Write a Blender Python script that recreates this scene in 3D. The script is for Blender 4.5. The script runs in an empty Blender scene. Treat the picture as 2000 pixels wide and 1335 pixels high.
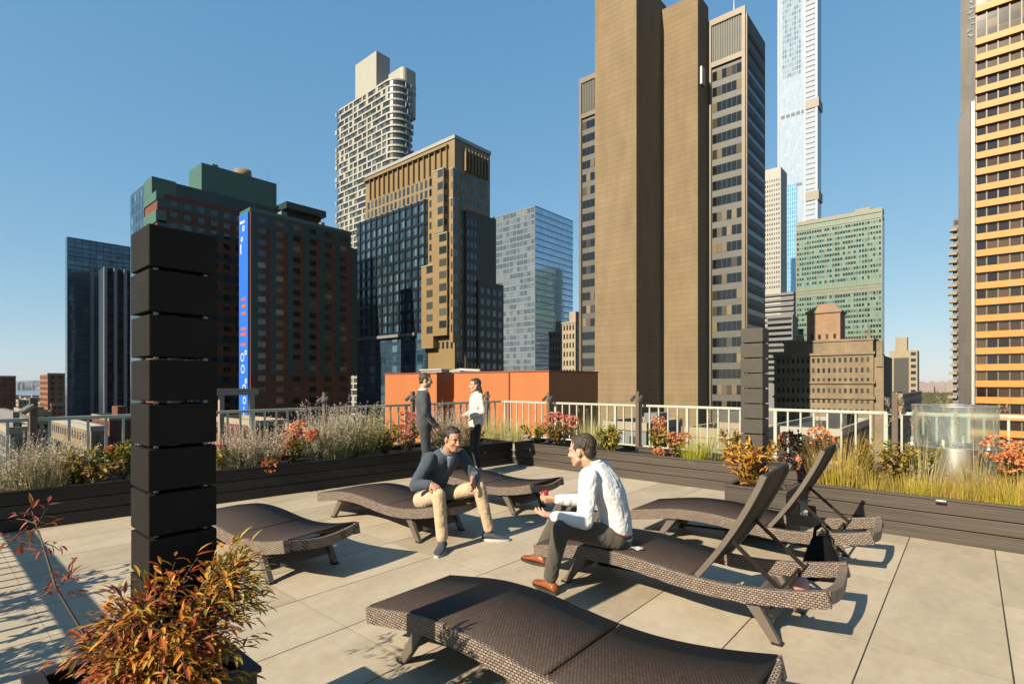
SKY_STRENGTH = .05; SUN_STRENGTH = 5.0; EXPOSURE = 1.28
ALB = .443; LVF = .6; CLF = .56
HAZE = .000018
import bpy, bmesh, math, random
from mathutils import Vector, Matrix, noise
R = math.radians
rnd = random.Random(7)
scene = bpy.context.scene
col = bpy.data.collections.new("terrace_scene"); scene.collection.children.link(col)

# ------------------------------------------------------------------ camera model (used to survey the place)
F = 1030.0; YAW = R(41); H = 748.0; HC = 1.6
CY, SY = math.cos(YAW), math.sin(YAW)
def Wd(px, d):
    l = (px-1000)/F*d
    return (l*CY-d*SY, l*SY+d*CY)
def onY(px, Y):
    l = (px-1000)/F; d = Y/(l*SY+CY)
    return (l*CY-SY)*d, d            # X, depth
def onX(px, X):
    l = (px-1000)/F; d = X/(l*CY-SY)
    return (l*SY+CY)*d, d            # Y, depth
def zat(py, d): return HC-(py-H)*d/F
def depth(x, y): return -x*SY+y*CY
def proj(x, y, z):
    d = depth(x, y)
    if d < .1: return None
    return 1000+F*(x*CY+y*SY)/d, H+F*(HC-z)/d, d

# ------------------------------------------------------------------ tagging
def tag(o, label=None, cat=None, group=None, kind=None):
    if label: o["label"] = label
    if cat: o["category"] = cat
    if group: o["group"] = group
    if kind: o["kind"] = kind
    return o
def empty(name, loc=(0, 0, 0), rz=0, label=None, cat=None, group=None):
    o = bpy.data.objects.new(name, None); col.objects.link(o)
    o.location = loc; o.rotation_euler = (0, 0, rz); o.empty_display_size = .1
    return tag(o, label, cat, group)
def copy_tree(o, parent=None):
    c = o.copy(); col.objects.link(c)
    if parent: c.parent = parent
    for ch in list(o.children): copy_tree(ch, c)
    return c

# ------------------------------------------------------------------ mesh builder
class MB:
    def __init__(s): s.v = []; s.f = []; s.mi = []; s.pc = []
    def add(s, vs, fs, mi=0):
        n = len(s.v); s.pc.append((n, len(s.f))); s.v += [tuple(p) for p in vs]
        for f in fs: s.f.append(tuple(i+n for i in f)); s.mi.append(mi)
    def box(s, x0, x1, y0, y1, z0, z1, mi=0):
        s.add([(x0,y0,z0),(x1,y0,z0),(x1,y1,z0),(x0,y1,z0),(x0,y0,z1),(x1,y0,z1),(x1,y1,z1),(x0,y1,z1)],
              [(0,3,2,1),(4,5,6,7),(0,1,5,4),(1,2,6,5),(2,3,7,6),(3,0,4,7)], mi)
    def bar(s, a, b, w, h, up=(0,0,1), mi=0):
        a, b = Vector(a), Vector(b); d = (b-a).normalized(); up = Vector(up)
        r = d.cross(up)
        if r.length < 1e-5: r = d.cross(Vector((1,0,0)))
        r.normalize(); u = r.cross(d).normalized()
        vs = []
        for p in (a, b):
            for q in ((-1,-1),(1,-1),(1,1),(-1,1)): vs.append(p+r*(q[0]*w/2)+u*(q[1]*h/2))
        s.add(vs, [(0,1,2,3),(7,6,5,4),(0,4,5,1),(1,5,6,2),(2,6,7,3),(3,7,4,0)], mi)
    def tube(s, pts, rad, n=8, cap=True, mi=0):
        pts = [Vector(p) for p in pts]
        if not hasattr(rad, '__len__'): rad = [rad]*len(pts)
        rings = []; pr = None
        for i, p in enumerate(pts):
            d = (pts[min(i+1, len(pts)-1)]-pts[max(i-1, 0)])
            if d.length < 1e-9: d = Vector((0,0,1))
            d.normalize()
            if pr is None:
                r = d.cross(Vector((0,0,1)))
                if r.length < 1e-3: r = d.cross(Vector((0,1,0)))
            else: r = pr-d*pr.dot(d)
            r.normalize(); pr = r; u = d.cross(r)
            rings.append([p+(r*math.cos(2*math.pi*k/n)+u*math.sin(2*math.pi*k/n))*rad[i] for k in range(n)])
        vs = [v for rg in rings for v in rg]; fs = []
        for i in range(len(rings)-1):
            for k in range(n):
                a = i*n+k; b = i*n+(k+1) % n; fs.append((a, b, b+n, a+n))
        if cap: fs += [tuple(range(n-1, -1, -1)), tuple(range((len(rings)-1)*n, len(rings)*n))]
        s.add(vs, fs, mi)
    def loft(s, rings, cap=True, mi=0):
        n = len(rings[0]); vs = [v for r in rings for v in r]; fs = []
        for i in range(len(rings)-1):
            for k in range(n):
                a = i*n+k; b = i*n+(k+1) % n; fs.append((a, b, b+n, a+n))
        if cap: fs += [tuple(range(n-1, -1, -1)), tuple(range((len(rings)-1)*n, len(rings)*n))]
        s.add(vs, fs, mi)
    def prism(s, poly, z0, z1, mi=0):
        s.loft([[(x, y, z0) for x, y in poly], [(x, y, z1) for x, y in poly]], True, mi)
    def ellipsoid(s, c, r, M=None, nu=16, nv=10, mi=0):
        c = Vector(c); vs = []; fs = []
        for j in range(nv+1):
            t = math.pi*j/nv
            for i in range(nu):
                p = 2*math.pi*i/nu
                q = Vector((r[0]*math.sin(t)*math.cos(p), r[1]*math.sin(t)*math.sin(p), r[2]*math.cos(t)))
                if M is not None: q = M @ q
                vs.append(c+q)
        for j in range(nv):
            for i in range(nu):
                a = j*nu+i; b = j*nu+(i+1) % nu
                fs.append((a, a+nu, b+nu, b))
        s.add(vs, fs, mi)
    def capsule(s, a, b, ra, rb, n=12, mi=0):
        a, b = Vector(a), Vector(b); d = b-a; L = d.length
        if L < 1e-6: return
        d = d/L; pts = []; rad = []
        for t in (-.97, -.7, -.35): pts.append(a+d*ra*t); rad.append(ra*math.sqrt(1-t*t))
        pts += [a, b]; rad += [ra, rb]
        for t in (.35, .7, .97): pts.append(b+d*rb*t); rad.append(rb*math.sqrt(1-t*t))
        s.tube(pts, rad, n, True, mi)
    def mesh(s, name):
        me = bpy.data.meshes.new(name); me.from_pydata(s.v, [], s.f); me.update()
        if any(s.mi): me.polygons.foreach_set("material_index", s.mi)
        return me
    def build(s, name, m, parent=None, smooth=False, loc=None, bevel=0):
        me = s.mesh(name)
        for q in (m if isinstance(m, (list, tuple)) else [m]): me.materials.append(q)
        if smooth: me.polygons.foreach_set("use_smooth", [True]*len(me.polygons))
        o = bpy.data.objects.new(name, me); col.objects.link(o)
        if parent: o.parent = parent
        if loc: o.location = loc
        if bevel:
            b = o.modifiers.new("bevel", 'BEVEL'); b.width = bevel; b.segments = 2; b.limit_method = 'ANGLE'
        return o

# ------------------------------------------------------------------ materials
def newmat(name):
    m = bpy.data.materials.new(name); m.use_nodes = True
    nt = m.node_tree; b = nt.nodes["Principled BSDF"]
    return m, nt, b
def mat(name, c, rough=.6, metal=0., var=.12, scale=3., bump=0., bscale=None, spec=.5, streak=False, coat=0):
    """plain paint / stone / metal with soft mottling and a little bump"""
    m, nt, b = newmat(name); N, L = nt.nodes, nt.links
    tc = N.new("ShaderNodeTexCoord"); n1 = N.new("ShaderNodeTexNoise"); n1.inputs["Scale"].default_value = scale
    n1.inputs["Detail"].default_value = 6; n1.inputs["Roughness"].default_value = .65
    src = tc.outputs["Object"]
    if streak:
        mp = N.new("ShaderNodeMapping"); mp.inputs["Scale"].default_value = (1, 1, .15); L.new(src, mp.inputs[0]); src = mp.outputs[0]
    L.new(src, n1.inputs["Vector"])
    mx = N.new("ShaderNodeMix"); mx.data_type = 'RGBA'
    c = [q*ALB for q in c]
    lo = [max(0, q*(1-var*1.6)) for q in c]; hi = [min(1, q*(1+var*1.3)) for q in c]
    mx.inputs[6].default_value = (*lo, 1); mx.inputs[7].default_value = (*hi, 1)
    L.new(n1.outputs["Fac"], mx.inputs[0]); L.new(mx.outputs[2], b.inputs["Base Color"])
    b.inputs["Roughness"].default_value = rough; b.inputs["Metallic"].default_value = metal
    b.inputs["Specular IOR Level"].default_value = spec
    if coat: b.inputs["Coat Weight"].default_value = coat
    if bump:
        n2 = N.new("ShaderNodeTexNoise"); n2.inputs["Scale"].default_value = bscale or scale*8; n2.inputs["Detail"].default_value = 4
        L.new(tc.outputs["Object"], n2.inputs["Vector"])
        bp = N.new("ShaderNodeBump"); bp.inputs["Strength"].default_value = bump; bp.inputs["Distance"].default_value = .02
        L.new(n2.outputs["Fac"], bp.inputs["Height"]); L.new(bp.outputs[0], b.inputs["Normal"])
    return m
def leafmat(name, cols, trans=.3, rough=.55):
    m, nt, b = newmat(name); N, L = nt.nodes, nt.links
    g = N.new("ShaderNodeNewGeometry"); cr = N.new("ShaderNodeValToRGB"); el = cr.color_ramp.elements
    cols = [[q*LVF for q in c] for c in cols]; k = len(cols)
    el[0].position = 0; el[0].color = (*cols[0], 1); el[1].position = 1; el[1].color = (*cols[-1], 1)
    for i in range(1, k-1):
        e = el.new(i/(k-1)); e.color = (*cols[i], 1)
    L.new(g.outputs["Random Per Island"], cr.inputs[0]); L.new(cr.outputs[0], b.inputs["Base Color"])
    b.inputs["Roughness"].default_value = rough; b.inputs["Specular IOR Level"].default_value = .35
    t = N.new("ShaderNodeBsdfTranslucent"); L.new(cr.outputs[0], t.inputs[0])
    ms = N.new("ShaderNodeMixShader"); ms.inputs[0].default_value = trans
    L.new(b.outputs[0], ms.inputs[1]); L.new(t.outputs[0], ms.inputs[2]); L.new(ms.outputs[0], N["Material Output"].inputs[0])
    return m
def glassmat(name, dark, light, rough=.08, pos=(.55, .9), spec=.8, metal=0., wob=0.):
    """facade glazing: each pane gets its own tone (blinds, lit rooms, empty rooms)"""
    if not metal: dark, light = [q*ALB for q in dark], [q*ALB for q in light]
    m, nt, b = newmat(name); N, L = nt.nodes, nt.links
    g = N.new("ShaderNodeNewGeometry"); oi = N.new("ShaderNodeObjectInfo")
    ad = N.new("ShaderNodeMath"); ad.operation = 'ADD'; fr = N.new("ShaderNodeMath"); fr.operation = 'FRACT'
    L.new(g.outputs["Random Per Island"], ad.inputs[0]); L.new(oi.outputs["Random"], ad.inputs[1]); L.new(ad.outputs[0], fr.inputs[0])
    cr = N.new("ShaderNodeValToRGB"); el = cr.color_ramp.elements
    el[0].position = pos[0]; el[0].color = (*dark, 1); el[1].position = pos[1]; el[1].color = (*light, 1)
    L.new(fr.outputs[0], cr.inputs[0]); L.new(cr.outputs[0], b.inputs["Base Color"])
    b.inputs["Roughness"].default_value = rough; b.inputs["Specular IOR Level"].default_value = spec
    b.inputs["Metallic"].default_value = metal
    if wob:
        tc = N.new("ShaderNodeTexCoord"); n2 = N.new("ShaderNodeTexNoise"); n2.inputs["Scale"].default_value = .35
        L.new(tc.outputs["Object"], n2.inputs["Vector"]); bp = N.new("ShaderNodeBump")
        bp.inputs["Strength"].default_value = wob; bp.inputs["Distance"].default_value = .2
        L.new(n2.outputs["Fac"], bp.inputs["Height"]); L.new(bp.outputs[0], b.inputs["Normal"])
    return m
def curtain(name, c1, c2, rough, metal, cw, ch, mull, msize=.04, wob=.15, spec=.8, axis='x'):
    """glass curtain wall: pane grid with thin mullions, panes differ slightly in tone and tilt"""
    m, nt, b = newmat(name); N, L = nt.nodes, nt.links
    tc = N.new("ShaderNodeTexCoord"); sp = N.new("ShaderNodeSeparateXYZ"); L.new(tc.outputs["Object"], sp.inputs[0])
    ad = N.new("ShaderNodeMath"); ad.operation = 'ADD'; L.new(sp.outputs[0], ad.inputs[0]); L.new(sp.outputs[1], ad.inputs[1])
    cb = N.new("ShaderNodeCombineXYZ"); L.new(ad.outputs[0], cb.inputs[0]); L.new(sp.outputs[2], cb.inputs[1])
    br = N.new("ShaderNodeTexBrick"); br.offset = 0; br.inputs["Scale"].default_value = 1
    br.inputs["Brick Width"].default_value = cw; br.inputs["Row Height"].default_value = ch
    br.inputs["Mortar Size"].default_value = msize; br.inputs["Mortar Smooth"].default_value = 0; br.inputs["Bias"].default_value = 0
    br.inputs["Color1"].default_value = (*c1, 1); br.inputs["Color2"].default_value = (*c2, 1); br.inputs["Mortar"].default_value = (*mull, 1)
    L.new(cb.outputs[0], br.inputs["Vector"]); L.new(br.outputs["Color"], b.inputs["Base Color"])
    b.inputs["Metallic"].default_value = metal; b.inputs["Specular IOR Level"].default_value = spec
    mr = N.new("ShaderNodeMapRange"); mr.inputs[3].default_value = rough; mr.inputs[4].default_value = .5
    L.new(br.outputs["Fac"], mr.inputs[0]); L.new(mr.outputs[0], b.inputs["Roughness"])
    n2 = N.new("ShaderNodeTexNoise"); n2.inputs["Scale"].default_value = .12; L.new(tc.outputs["Object"], n2.inputs["Vector"])
    bp = N.new("ShaderNodeBump"); bp.inputs["Strength"].default_value = wob; bp.inputs["Distance"].default_value = .6
    L.new(n2.outputs["Fac"], bp.inputs["Height"]); L.new(bp.outputs[0], b.inputs["Normal"])
    return m
def panelmat(name, c1, c2, joint, bw, bh, rough=.8, ms=.03, off=.5, stain=.15, bump=.1):
    """cast panels, bricks or stone courses"""
    c1, c2, joint = [[q*ALB for q in c] for c in (c1, c2, joint)]
    m, nt, b = newmat(name); N, L = nt.nodes, nt.links
    tc = N.new("ShaderNodeTexCoord"); sp = N.new("ShaderNodeSeparateXYZ"); L.new(tc.outputs["Object"], sp.inputs[0])
    ad = N.new("ShaderNodeMath"); ad.operation = 'ADD'; L.new(sp.outputs[0], ad.inputs[0]); L.new(sp.outputs[1], ad.inputs[1])
    cb = N.new("ShaderNodeCombineXYZ"); L.new(ad.outputs[0], cb.inputs[0]); L.new(sp.outputs[2], cb.inputs[1])
    br = N.new("ShaderNodeTexBrick"); br.offset = off; br.inputs["Scale"].default_value = 1
    br.inputs["Brick Width"].default_value = bw; br.inputs["Row Height"].default_value = bh
    br.inputs["Mortar Size"].default_value = ms; br.inputs["Mortar Smooth"].default_value = .1; br.inputs["Bias"].default_value = 0
    br.inputs["Color1"].default_value = (*c1, 1); br.inputs["Color2"].default_value = (*c2, 1); br.inputs["Mortar"].default_value = (*joint, 1)
    L.new(cb.outputs[0], br.inputs["Vector"])
    n1 = N.new("ShaderNodeTexNoise"); n1.inputs["Scale"].default_value = .25; n1.inputs["Detail"].default_value = 8; n1.inputs["Roughness"].default_value = .7
    mp = N.new("ShaderNodeMapping"); mp.inputs["Scale"].default_value = (1, 1, .3); L.new(tc.outputs["Object"], mp.inputs[0]); L.new(mp.outputs[0], n1.inputs["Vector"])
    mr = N.new("ShaderNodeMapRange"); mr.inputs[1].default_value = .3; mr.inputs[2].default_value = .7
    mr.inputs[3].default_value = 1-stain; mr.inputs[4].default_value = 1+stain; L.new(n1.outputs["Fac"], mr.inputs[0])
    mu = N.new("ShaderNodeVectorMath"); mu.operation = 'SCALE'; L.new(br.outputs["Color"], mu.inputs[0]); L.new(mr.outputs[0], mu.inputs["Scale"])
    L.new(mu.outputs[0], b.inputs["Base Color"]); b.inputs["Roughness"].default_value = rough; b.inputs["Specular IOR Level"].default_value = .3
    if bump:
        bp = N.new("ShaderNodeBump"); bp.inputs["Strength"].default_value = bump; bp.invert = True; bp.inputs["Distance"].default_value = .03
        L.new(br.outputs["Fac"], bp.inputs["Height"]); L.new(bp.outputs[0], b.inputs["Normal"])
    return m
# ================================================================== CITY
GZ = -72.0
def bld(name, x, y, label, cat="building", group=None):
    return empty(name, (x, y, GZ), 0, label, cat, group)
ONE_PIECE = {'wall', 'frame', 'parapet', 'shaded_grid', 'louvre_screen', 'cornice', 'roof', 'trim', 'window', 'window_band', 'top_block', 'bay_cap', 'duct', 'balcony_slab'}
def wpart(mb, name, m, root, smooth=False, bevel=0):
    """mesh written in world coordinates, hung under a root that stands at its base; separate pieces become separate parts"""
    if 1 < len(mb.pc) and name not in ONE_PIECE:
        pcs = mb.pc+[(len(mb.v), len(mb.f))]; rest = MB(); o = None
        for i in range(len(pcs)-1):
            (v0, f0), (v1, f1) = pcs[i], pcs[i+1]; vs = mb.v[v0:v1]; fs = [tuple(k-v0 for k in f) for f in mb.f[f0:f1]]
            if i < 95:
                q = MB(); q.add(vs, fs); o = q.build(name, m, root, smooth, None, bevel); o.matrix_parent_inverse = Matrix.Translation(-Vector(root.location))
            else: rest.add(vs, fs)
        if rest.v: o = rest.build(name, m, root); o.matrix_parent_inverse = Matrix.Translation(-Vector(root.location)); o["kind"] = "stuff"
        return o
    o = mb.build(name, m, root, smooth, None, bevel)
    o.matrix_parent_inverse = Matrix.Translation(-Vector(root.location))
    return o
# a face: ('Y', y0) looks to -Y, ('X', x1) looks to +X, ('N', x0) looks to -X
def fbox(mb, face, u0, u1, z0, z1, p0, p1, mi=0):
    k, c = face
    if k == 'Y': mb.box(u0, u1, c-p1, c-p0, z0, z1, mi)
    elif k == 'X': mb.box(c+p0, c+p1, u0, u1, z0, z1, mi)
    else: mb.box(c-p1, c-p0, u0, u1, z0, z1, mi)
def cells(a, b, n, fill):
    """n openings between a and b, each taking `fill` of its bay"""
    w = (b-a)/n
    return [(a+w*(i+.5-fill/2), a+w*(i+.5+fill/2)) for i in range(n)]
def floors(z0, z1, pitch, h, sill=.3):
    out = []; z = z1-pitch
    while z > z0: out.append((z+pitch*sill*.5, z+pitch*sill*.5+h)); z -= pitch
    return out
class Glaz:
    """collects the windows of one building; the 100 that show largest become parts, the rest one 'stuff' part"""
    def __init__(s, root, m, name="window", cap=95): s.root = root; s.m = m; s.w = []; s.name = name; s.cap = cap; s.cache = {}
    def add(s, face, us, zs, p0=-.05, p1=.06, skip=None):
        for i, (u0, u1) in enumerate(us):
            for j, (z0, z1) in enumerate(zs):
                if skip and skip(i, j): continue
                s.w.append((face, u0, u1, z0, z1, p0, p1))
    def size(s, w):
        face, u0, u1, z0, z1 = w[:5]; u = (u0+u1)/2; z = (z0+z1)/2
        x, y = (u, face[1]) if face[0] == 'Y' else (face[1], u)
        q = proj(x, y, z)
        if q is None or not (-30 < q[0] < 2030 and -30 < q[1] < 800): return 0
        fx, fy = (0, -1) if face[0] == 'Y' else ((1, 0) if face[0] == 'X' else (-1, 0))
        cs = abs(fx*x+fy*y)/math.hypot(x, y)
        return (u1-u0)*(z1-z0)*cs/q[2]**2+1e-9
    def flush(s):
        ws = sorted(s.w, key=s.size, reverse=True)
        a, rest = ws[:s.cap], ws[s.cap:]
        for w in a:
            face, u0, u1, z0, z1, p0, p1 = w
            key = (face[0], round(u1-u0, 2), round(z1-z0, 2), round(p0, 2), round(p1, 2))
            if key not in s.cache:
                mb = MB(); fbox(mb, (face[0], 0), -(u1-u0)/2, (u1-u0)/2, -(z1-z0)/2, (z1-z0)/2, p0, p1)
                me = mb.mesh(s.name); me.materials.append(s.m); s.cache[key] = me
            o = bpy.data.objects.new(s.name, s.cache[key]); col.objects.link(o); o.parent = s.root
            u = (u0+u1)/2; x, y = (u, face[1]) if face[0] == 'Y' else (face[1], u)
            o.location = Vector((x, y, (z0+z1)/2))-Vector(s.root.location)
        if rest:
            mb = MB()
            for face, u0, u1, z0, z1, p0, p1 in rest: fbox(mb, face, u0, u1, z0, z1, p0, p1)
            o = wpart(mb, s.name, s.m, s.root); o["kind"] = "stuff"

# ---- materials
M_tan = panelmat("tan_precast", (.33, .234, .133), (.31, .219, .123), (.245, .172, .097), 37, 1.25, .85, .06, .37, .17)
M_roofpipe = mat("galvanised_pipe", (.5, .5, .5), .4, .6, .1)
M_darkshade = mat("dark_shade", (.05, .042, .036), .6, 0, .2, .3)
M_spandrel = mat("grey_green_spandrel", (.115, .112, .09), .6, 0, .25, .25)
M_bronzeframe = mat("weathered_bronze_frame", (.22, .165, .105), .5, .2, .2, .3)
M_winblk = glassmat("dark_office_glass", (.012, .015, .018), (.34, .26, .15), .07, (.72, 1.0))
M_winblk2 = glassmat("dim_office_glass", (.010, .014, .018), (.07, .075, .07), .06, (.4, 1.0))
M_wintan = glassmat("green_grey_glass", (.03, .045, .05), (.13, .15, .13), .12, (.3, 1.0))
M_winblue = glassmat("blue_window_glass", (.02, .045, .07), (.16, .28, .36), .1, (.2, 1.0))
M_brown = mat("warm_tan_metal_panel", (.40, .27, .125), .45, .15, .15, .2)
M_brownd = mat("dark_bronze_panel", (.10, .072, .045), .45, .2, .2, .2)
M_white = mat("white_cast_panel", (.50, .475, .41), .6, 0, .06, .2)
M_winwh = glassmat("grey_apartment_glass", (.05, .06, .06), (.22, .23, .20), .15, (.3, 1.0))
M_greenm = mat("green_painted_metal", (.085, .20, .14), .5, .1, .12, .15)
M_redbr = panelmat("red_brick", (.26, .085, .04), (.21, .07, .035), (.17, .08, .05), .9, .3, .85, .02)
M_greenband = mat("dark_green_band", (.035, .075, .07), .4, .1, .2, .2)
M_glassshade = curtain("dark_blue_glass_and_shade", (.02, .045, .075), (.03, .065, .10), .08, .35, 1.6, 1.9, (.035, .05, .06), .06, .05)  # real glass on the hotel bay, painted shadow on the bronze tower
M_skyglass = curtain("pale_blue_curtain_glass", (.42, .52, .62), (.52, .62, .72), .06, .8, 1.8, 3.6, (.22, .30, .38), .09, .10)
M_towerglass = curtain("silver_curtain_glass", (.215, .265, .33), (.26, .31, .38), .06, 0, 1.6, 4.2, (.16, .19, .23), .10, .05, .25)
M_tealglass = curtain("teal_spandrel", (.08, .145, .115), (.10, .175, .135), .2, .1, 1.6, 3.5, (.13, .15, .10), .08, .05)
M_tealdark = glassmat("teal_window", (.015, .035, .033), (.30, .42, .33), .1, (.5, 1.0))
M_yellow = mat("ochre_spandrel_panel", (.72, .305, .028), .55, 0, .10, .4)
M_winyel = glassmat("brown_tinted_glass", (.02, .013, .008), (.17, .10, .045), .1, (.3, 1.0))
M_greycl = panelmat("grey_stone_cladding", (.235, .215, .19), (.21, .19, .17), (.15, .14, .12), 1.5, 3.0, .7, .03)
M_slantshade = panelmat("brown_slant_shade", (.125, .10, .085), (.11, .088, .075), (.07, .06, .05), 2.0, 3.9, .5, .04)
M_stone = panelmat("old_limestone", (.36, .275, .175), (.32, .24, .15), (.22, .165, .11), 1.6, .8, .85, .03, .5, .22)
M_winst = glassmat("old_window_glass", (.02, .02, .02), (.10, .09, .07), .2, (.3, 1.0))
M_brick2 = panelmat("orange_brick", (.42, .17, .09), (.35, .14, .075), (.28, .17, .12), .9, .3, .85, .02)
M_beige = mat("beige_masonry", (.48, .39, .27), .85, 0, .15, .3, streak=True)
M_pinkst = panelmat("pale_terracotta", (.50, .31, .19), (.44, .27, .165), (.33, .21, .14), 1.2, .6, .85, .03)
M_roof = mat("tar_roof", (.07, .068, .066), .9, 0, .3, .4)
M_greyst = mat("grey_concrete", (.26, .255, .25), .8, 0, .15, .3, streak=True)
M_bluesign = mat("blue_vinyl_banner", (.02, .20, .95), .5, 0, .05, .2)
M_steelw = mat("pale_roof_metal", (.62, .60, .54), .45, .4, .15, .8)

# ---------------------------------------------------------------- black tower with two tan slabs
xs1, ys1 = -56.4, 107.3
t = bld("office_tower", -60, 126, "dark glass office tower with two tall blank tan slabs on its front")
mb = MB(); mb.box(-67.2, xs1, ys1, 126.3, GZ, 94); wpart(mb, "stair_slab", M_tan, t)
mb = MB(); mb.box(xs1+.02, -47.4, 119.8, 126.3, GZ, 91.6); wpart(mb, "stair_slab", M_tan, t)
mb = MB(); mb.box(-84, -39, 126.4, 142, GZ, 87.2); wpart(mb, "tower_body", M_spandrel, t)
mb = MB()
for a, b in ((-84.15, -67.3), (-47.35, -38.85)):
    fbox(mb, ('Y', 126.4), a, b, 86.6, 88, .0, .5)
    fbox(mb, ('Y', 126.4), a, b, 76.6, 77.8, .0, .5)
    for u in (a, b-.75): fbox(mb, ('Y', 126.4), u, u+.75, GZ, 86.6, .0, .55)
fbox(mb, ('X', -39), 126.4, 127.0, GZ, 86.6, .0, .4)
wpart(mb, "frame", M_bronzeframe, t)
for a, b in ((-83.4, -67.4), (-46.6, -39.7)):
    mb = MB(); n = int((b-a)/.55); fbox(mb, ('Y', 126.4), a, b, 77.8, 86.6, .0, .05)
    for i in range(n): fbox(mb, ('Y', 126.4), a+.1+i*.55, a+.38+i*.55, 77.8, 86.6, .05, .25)
    wpart(mb, "louvre_screen", M_spandrel, t)
g = Glaz(t, M_winblk)
zs = floors(-6, 76.2, 3.72, 2.15, .5)
g.add(('Y', 126.4), cells(-46.5, -39.75, 6, .94), zs); g.add(('Y', 126.4), cells(-83.3, -67.4, 12, .94), zs)
g.flush()
g = Glaz(t, glassmat('brown_black_glass', (.01, .009, .009), (.05, .03, .022), .2, (.3, 1.0), .3), "window_band", 30)
g.add(('X', -39), [(127.2, 141.2)], floors(-6, 76.2, 3.72, 2.0, .6)); g.flush()
mb = MB()
for z0, z1 in floors(-6, 86, 3.72, 1.2, 0): fbox(mb, ('X', -39), 127.1, 141.3, z0, z1, 0, .12)
wpart(mb, "spandrel", mat("black_spandrel", (.03, .022, .02), .5, 0, .2, .3, 0, None, .15), t)
mb = MB(); mb.box(-47.5, -46.9, 121, 123, 71, 75); mb.box(-68.2, -67.2, 118, 119, 76, 78)
wpart(mb, "roof_fitting", M_steelw, t)

# ---------------------------------------------------------------- bronze tower with bay windows
d2 = 166.; xb = Wd(888, d2)[0]; yb = Wd(888, d2)[1]
zb = zat(267, d2); xl = onY(714, yb)[0]; yr = onX(957, xb)[0]
t = bld("bronze_tower", (xl+xb)/2, yb+8, "bronze and tan tower with slotted crown and stepped bay windows on its corner")
mb = MB(); mb.box(xl, xb, yb, yr, GZ, zb-.5); wpart(mb, "wall", M_brown, t)
mb = MB(); mb.box(xl-.3, xb+.3, yb-.3, yr+.3, zb-.5, zb+.6); wpart(mb, "cornice", M_steelw, t)
# crown slots: piers stand in front of a darker recess
zc0 = zb-9.6; zc1 = zb-2.6
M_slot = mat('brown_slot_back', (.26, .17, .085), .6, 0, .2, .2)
mb = MB()
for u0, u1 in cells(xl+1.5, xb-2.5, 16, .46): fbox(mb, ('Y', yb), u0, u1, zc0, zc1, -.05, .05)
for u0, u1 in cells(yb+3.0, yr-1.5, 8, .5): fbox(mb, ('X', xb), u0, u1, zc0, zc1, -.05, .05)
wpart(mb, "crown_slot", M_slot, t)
mb = MB()
for u0, u1 in cells(xl+1.5, xb-2.5, 16, .46):
    fbox(mb, ('Y', yb), u1, u1+.28, zc0, zc1+.2, .05, .8)
fbox(mb, ('Y', yb), xl, xb-2.6, zc1+.2, zc1+.8, .0, 1.1)
for u0, u1 in cells(yb+3.0, yr-1.5, 8, .5): fbox(mb, ('X', xb), u1, u1+.28, zc0, zc1+.2, .05, .9)
wpart(mb, "crown_fin", M_brown, t)
# lower body steps out, dark blue field at left stands in for a cast shadow
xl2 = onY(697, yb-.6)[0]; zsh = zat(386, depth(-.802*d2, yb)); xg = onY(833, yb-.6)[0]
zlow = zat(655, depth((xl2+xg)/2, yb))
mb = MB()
fbox(mb, ('Y', yb), xl2, xg, GZ, zsh, .0, .6); wpart(mb, "curtain_wall", M_glassshade, t)  # shadow on the tan wall, put in as dark blue glass
mb = MB()
for u0, u1 in cells(xl2, xg, 12, .42):
    fbox(mb, ('Y', yb-.6), u1, u1+.55, zlow, zsh, .0, .5)
z = zsh-.4
while z > zlow:
    fbox(mb, ('Y', yb-.6), xl2, xg, z-.9, z, .0, .3); z -= 3.55
wpart(mb, "shaded_grid", mat("blue_black_shade_grid", (.022, .032, .042), .35, .3, .2, .3), t)  # wall grid coloured blue black as part of the painted shadow
mb = MB(); fbox(mb, ('Y', yb-.6), xl2-1.0, xg-5, zlow-1.0, zlow, .0, 1.2)
wpart(mb, "ledge", M_greyst, t)
mb = MB(); fbox(mb, ('X', xb), yb+4, yr+2, GZ, zb-22, .0, 1.0); fbox(mb, ('X', xb), yb+9, yr+5, GZ, zb-44, .0, 1.7); wpart(mb, "side_wing", M_brownd, t)
g = Glaz(t, M_wintan)
hh = (zc0-.3-zsh)/2; zrow = [(zsh+.7, zsh+hh-.35), (zsh+hh+.5, zsh+2*hh-.35)]
g.add(('Y', yb), cells(xl+.8, xb-8, 17, .55), zrow)
zz = floors(-30, zsh-.4, 3.55, 2.35, .1)
g2 = Glaz(t, M_winblue, "window", 60)
g2.add(('Y', yb-.6), cells(xl2, xg, 12, .40), [q for q in zz if q[0] > zlow], -.02, .12)
g2.add(('Y', yb-.6), cells(xl2, xg, 6, .40), [q for q in zz if q[0] <= zlow], -.02, .12)
g3 = Glaz(t, M_winblue, "window", 60)
zz2 = floors(-20, zc0-.5, 3.55, 1.9, .6)
g3.add(('X', xb), cells(yb+.4, yb+3.9, 2, .6), zz2)
g3.add(('X', xb+1.0), cells(yb+4.2, yb+8.9, 3, .55), [q for q in zz2 if q[1] < zb-23])
g3.add(('X', xb+1.7), cells(yb+9.2, yr+4.6, 4, .55), [q for q in zz2 if q[1] < zb-45])
g3.add(('X', xb), cells(yb+4.2, yr-.4, 8, .55), [q for q in zz2 if q[1] > zb-21])
g.add(('Y', yb), cells(xg+.3, xb-.3, 6, .5), floors(zlow-10, zc0-.3, 3.6, 2.2, .6))
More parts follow.
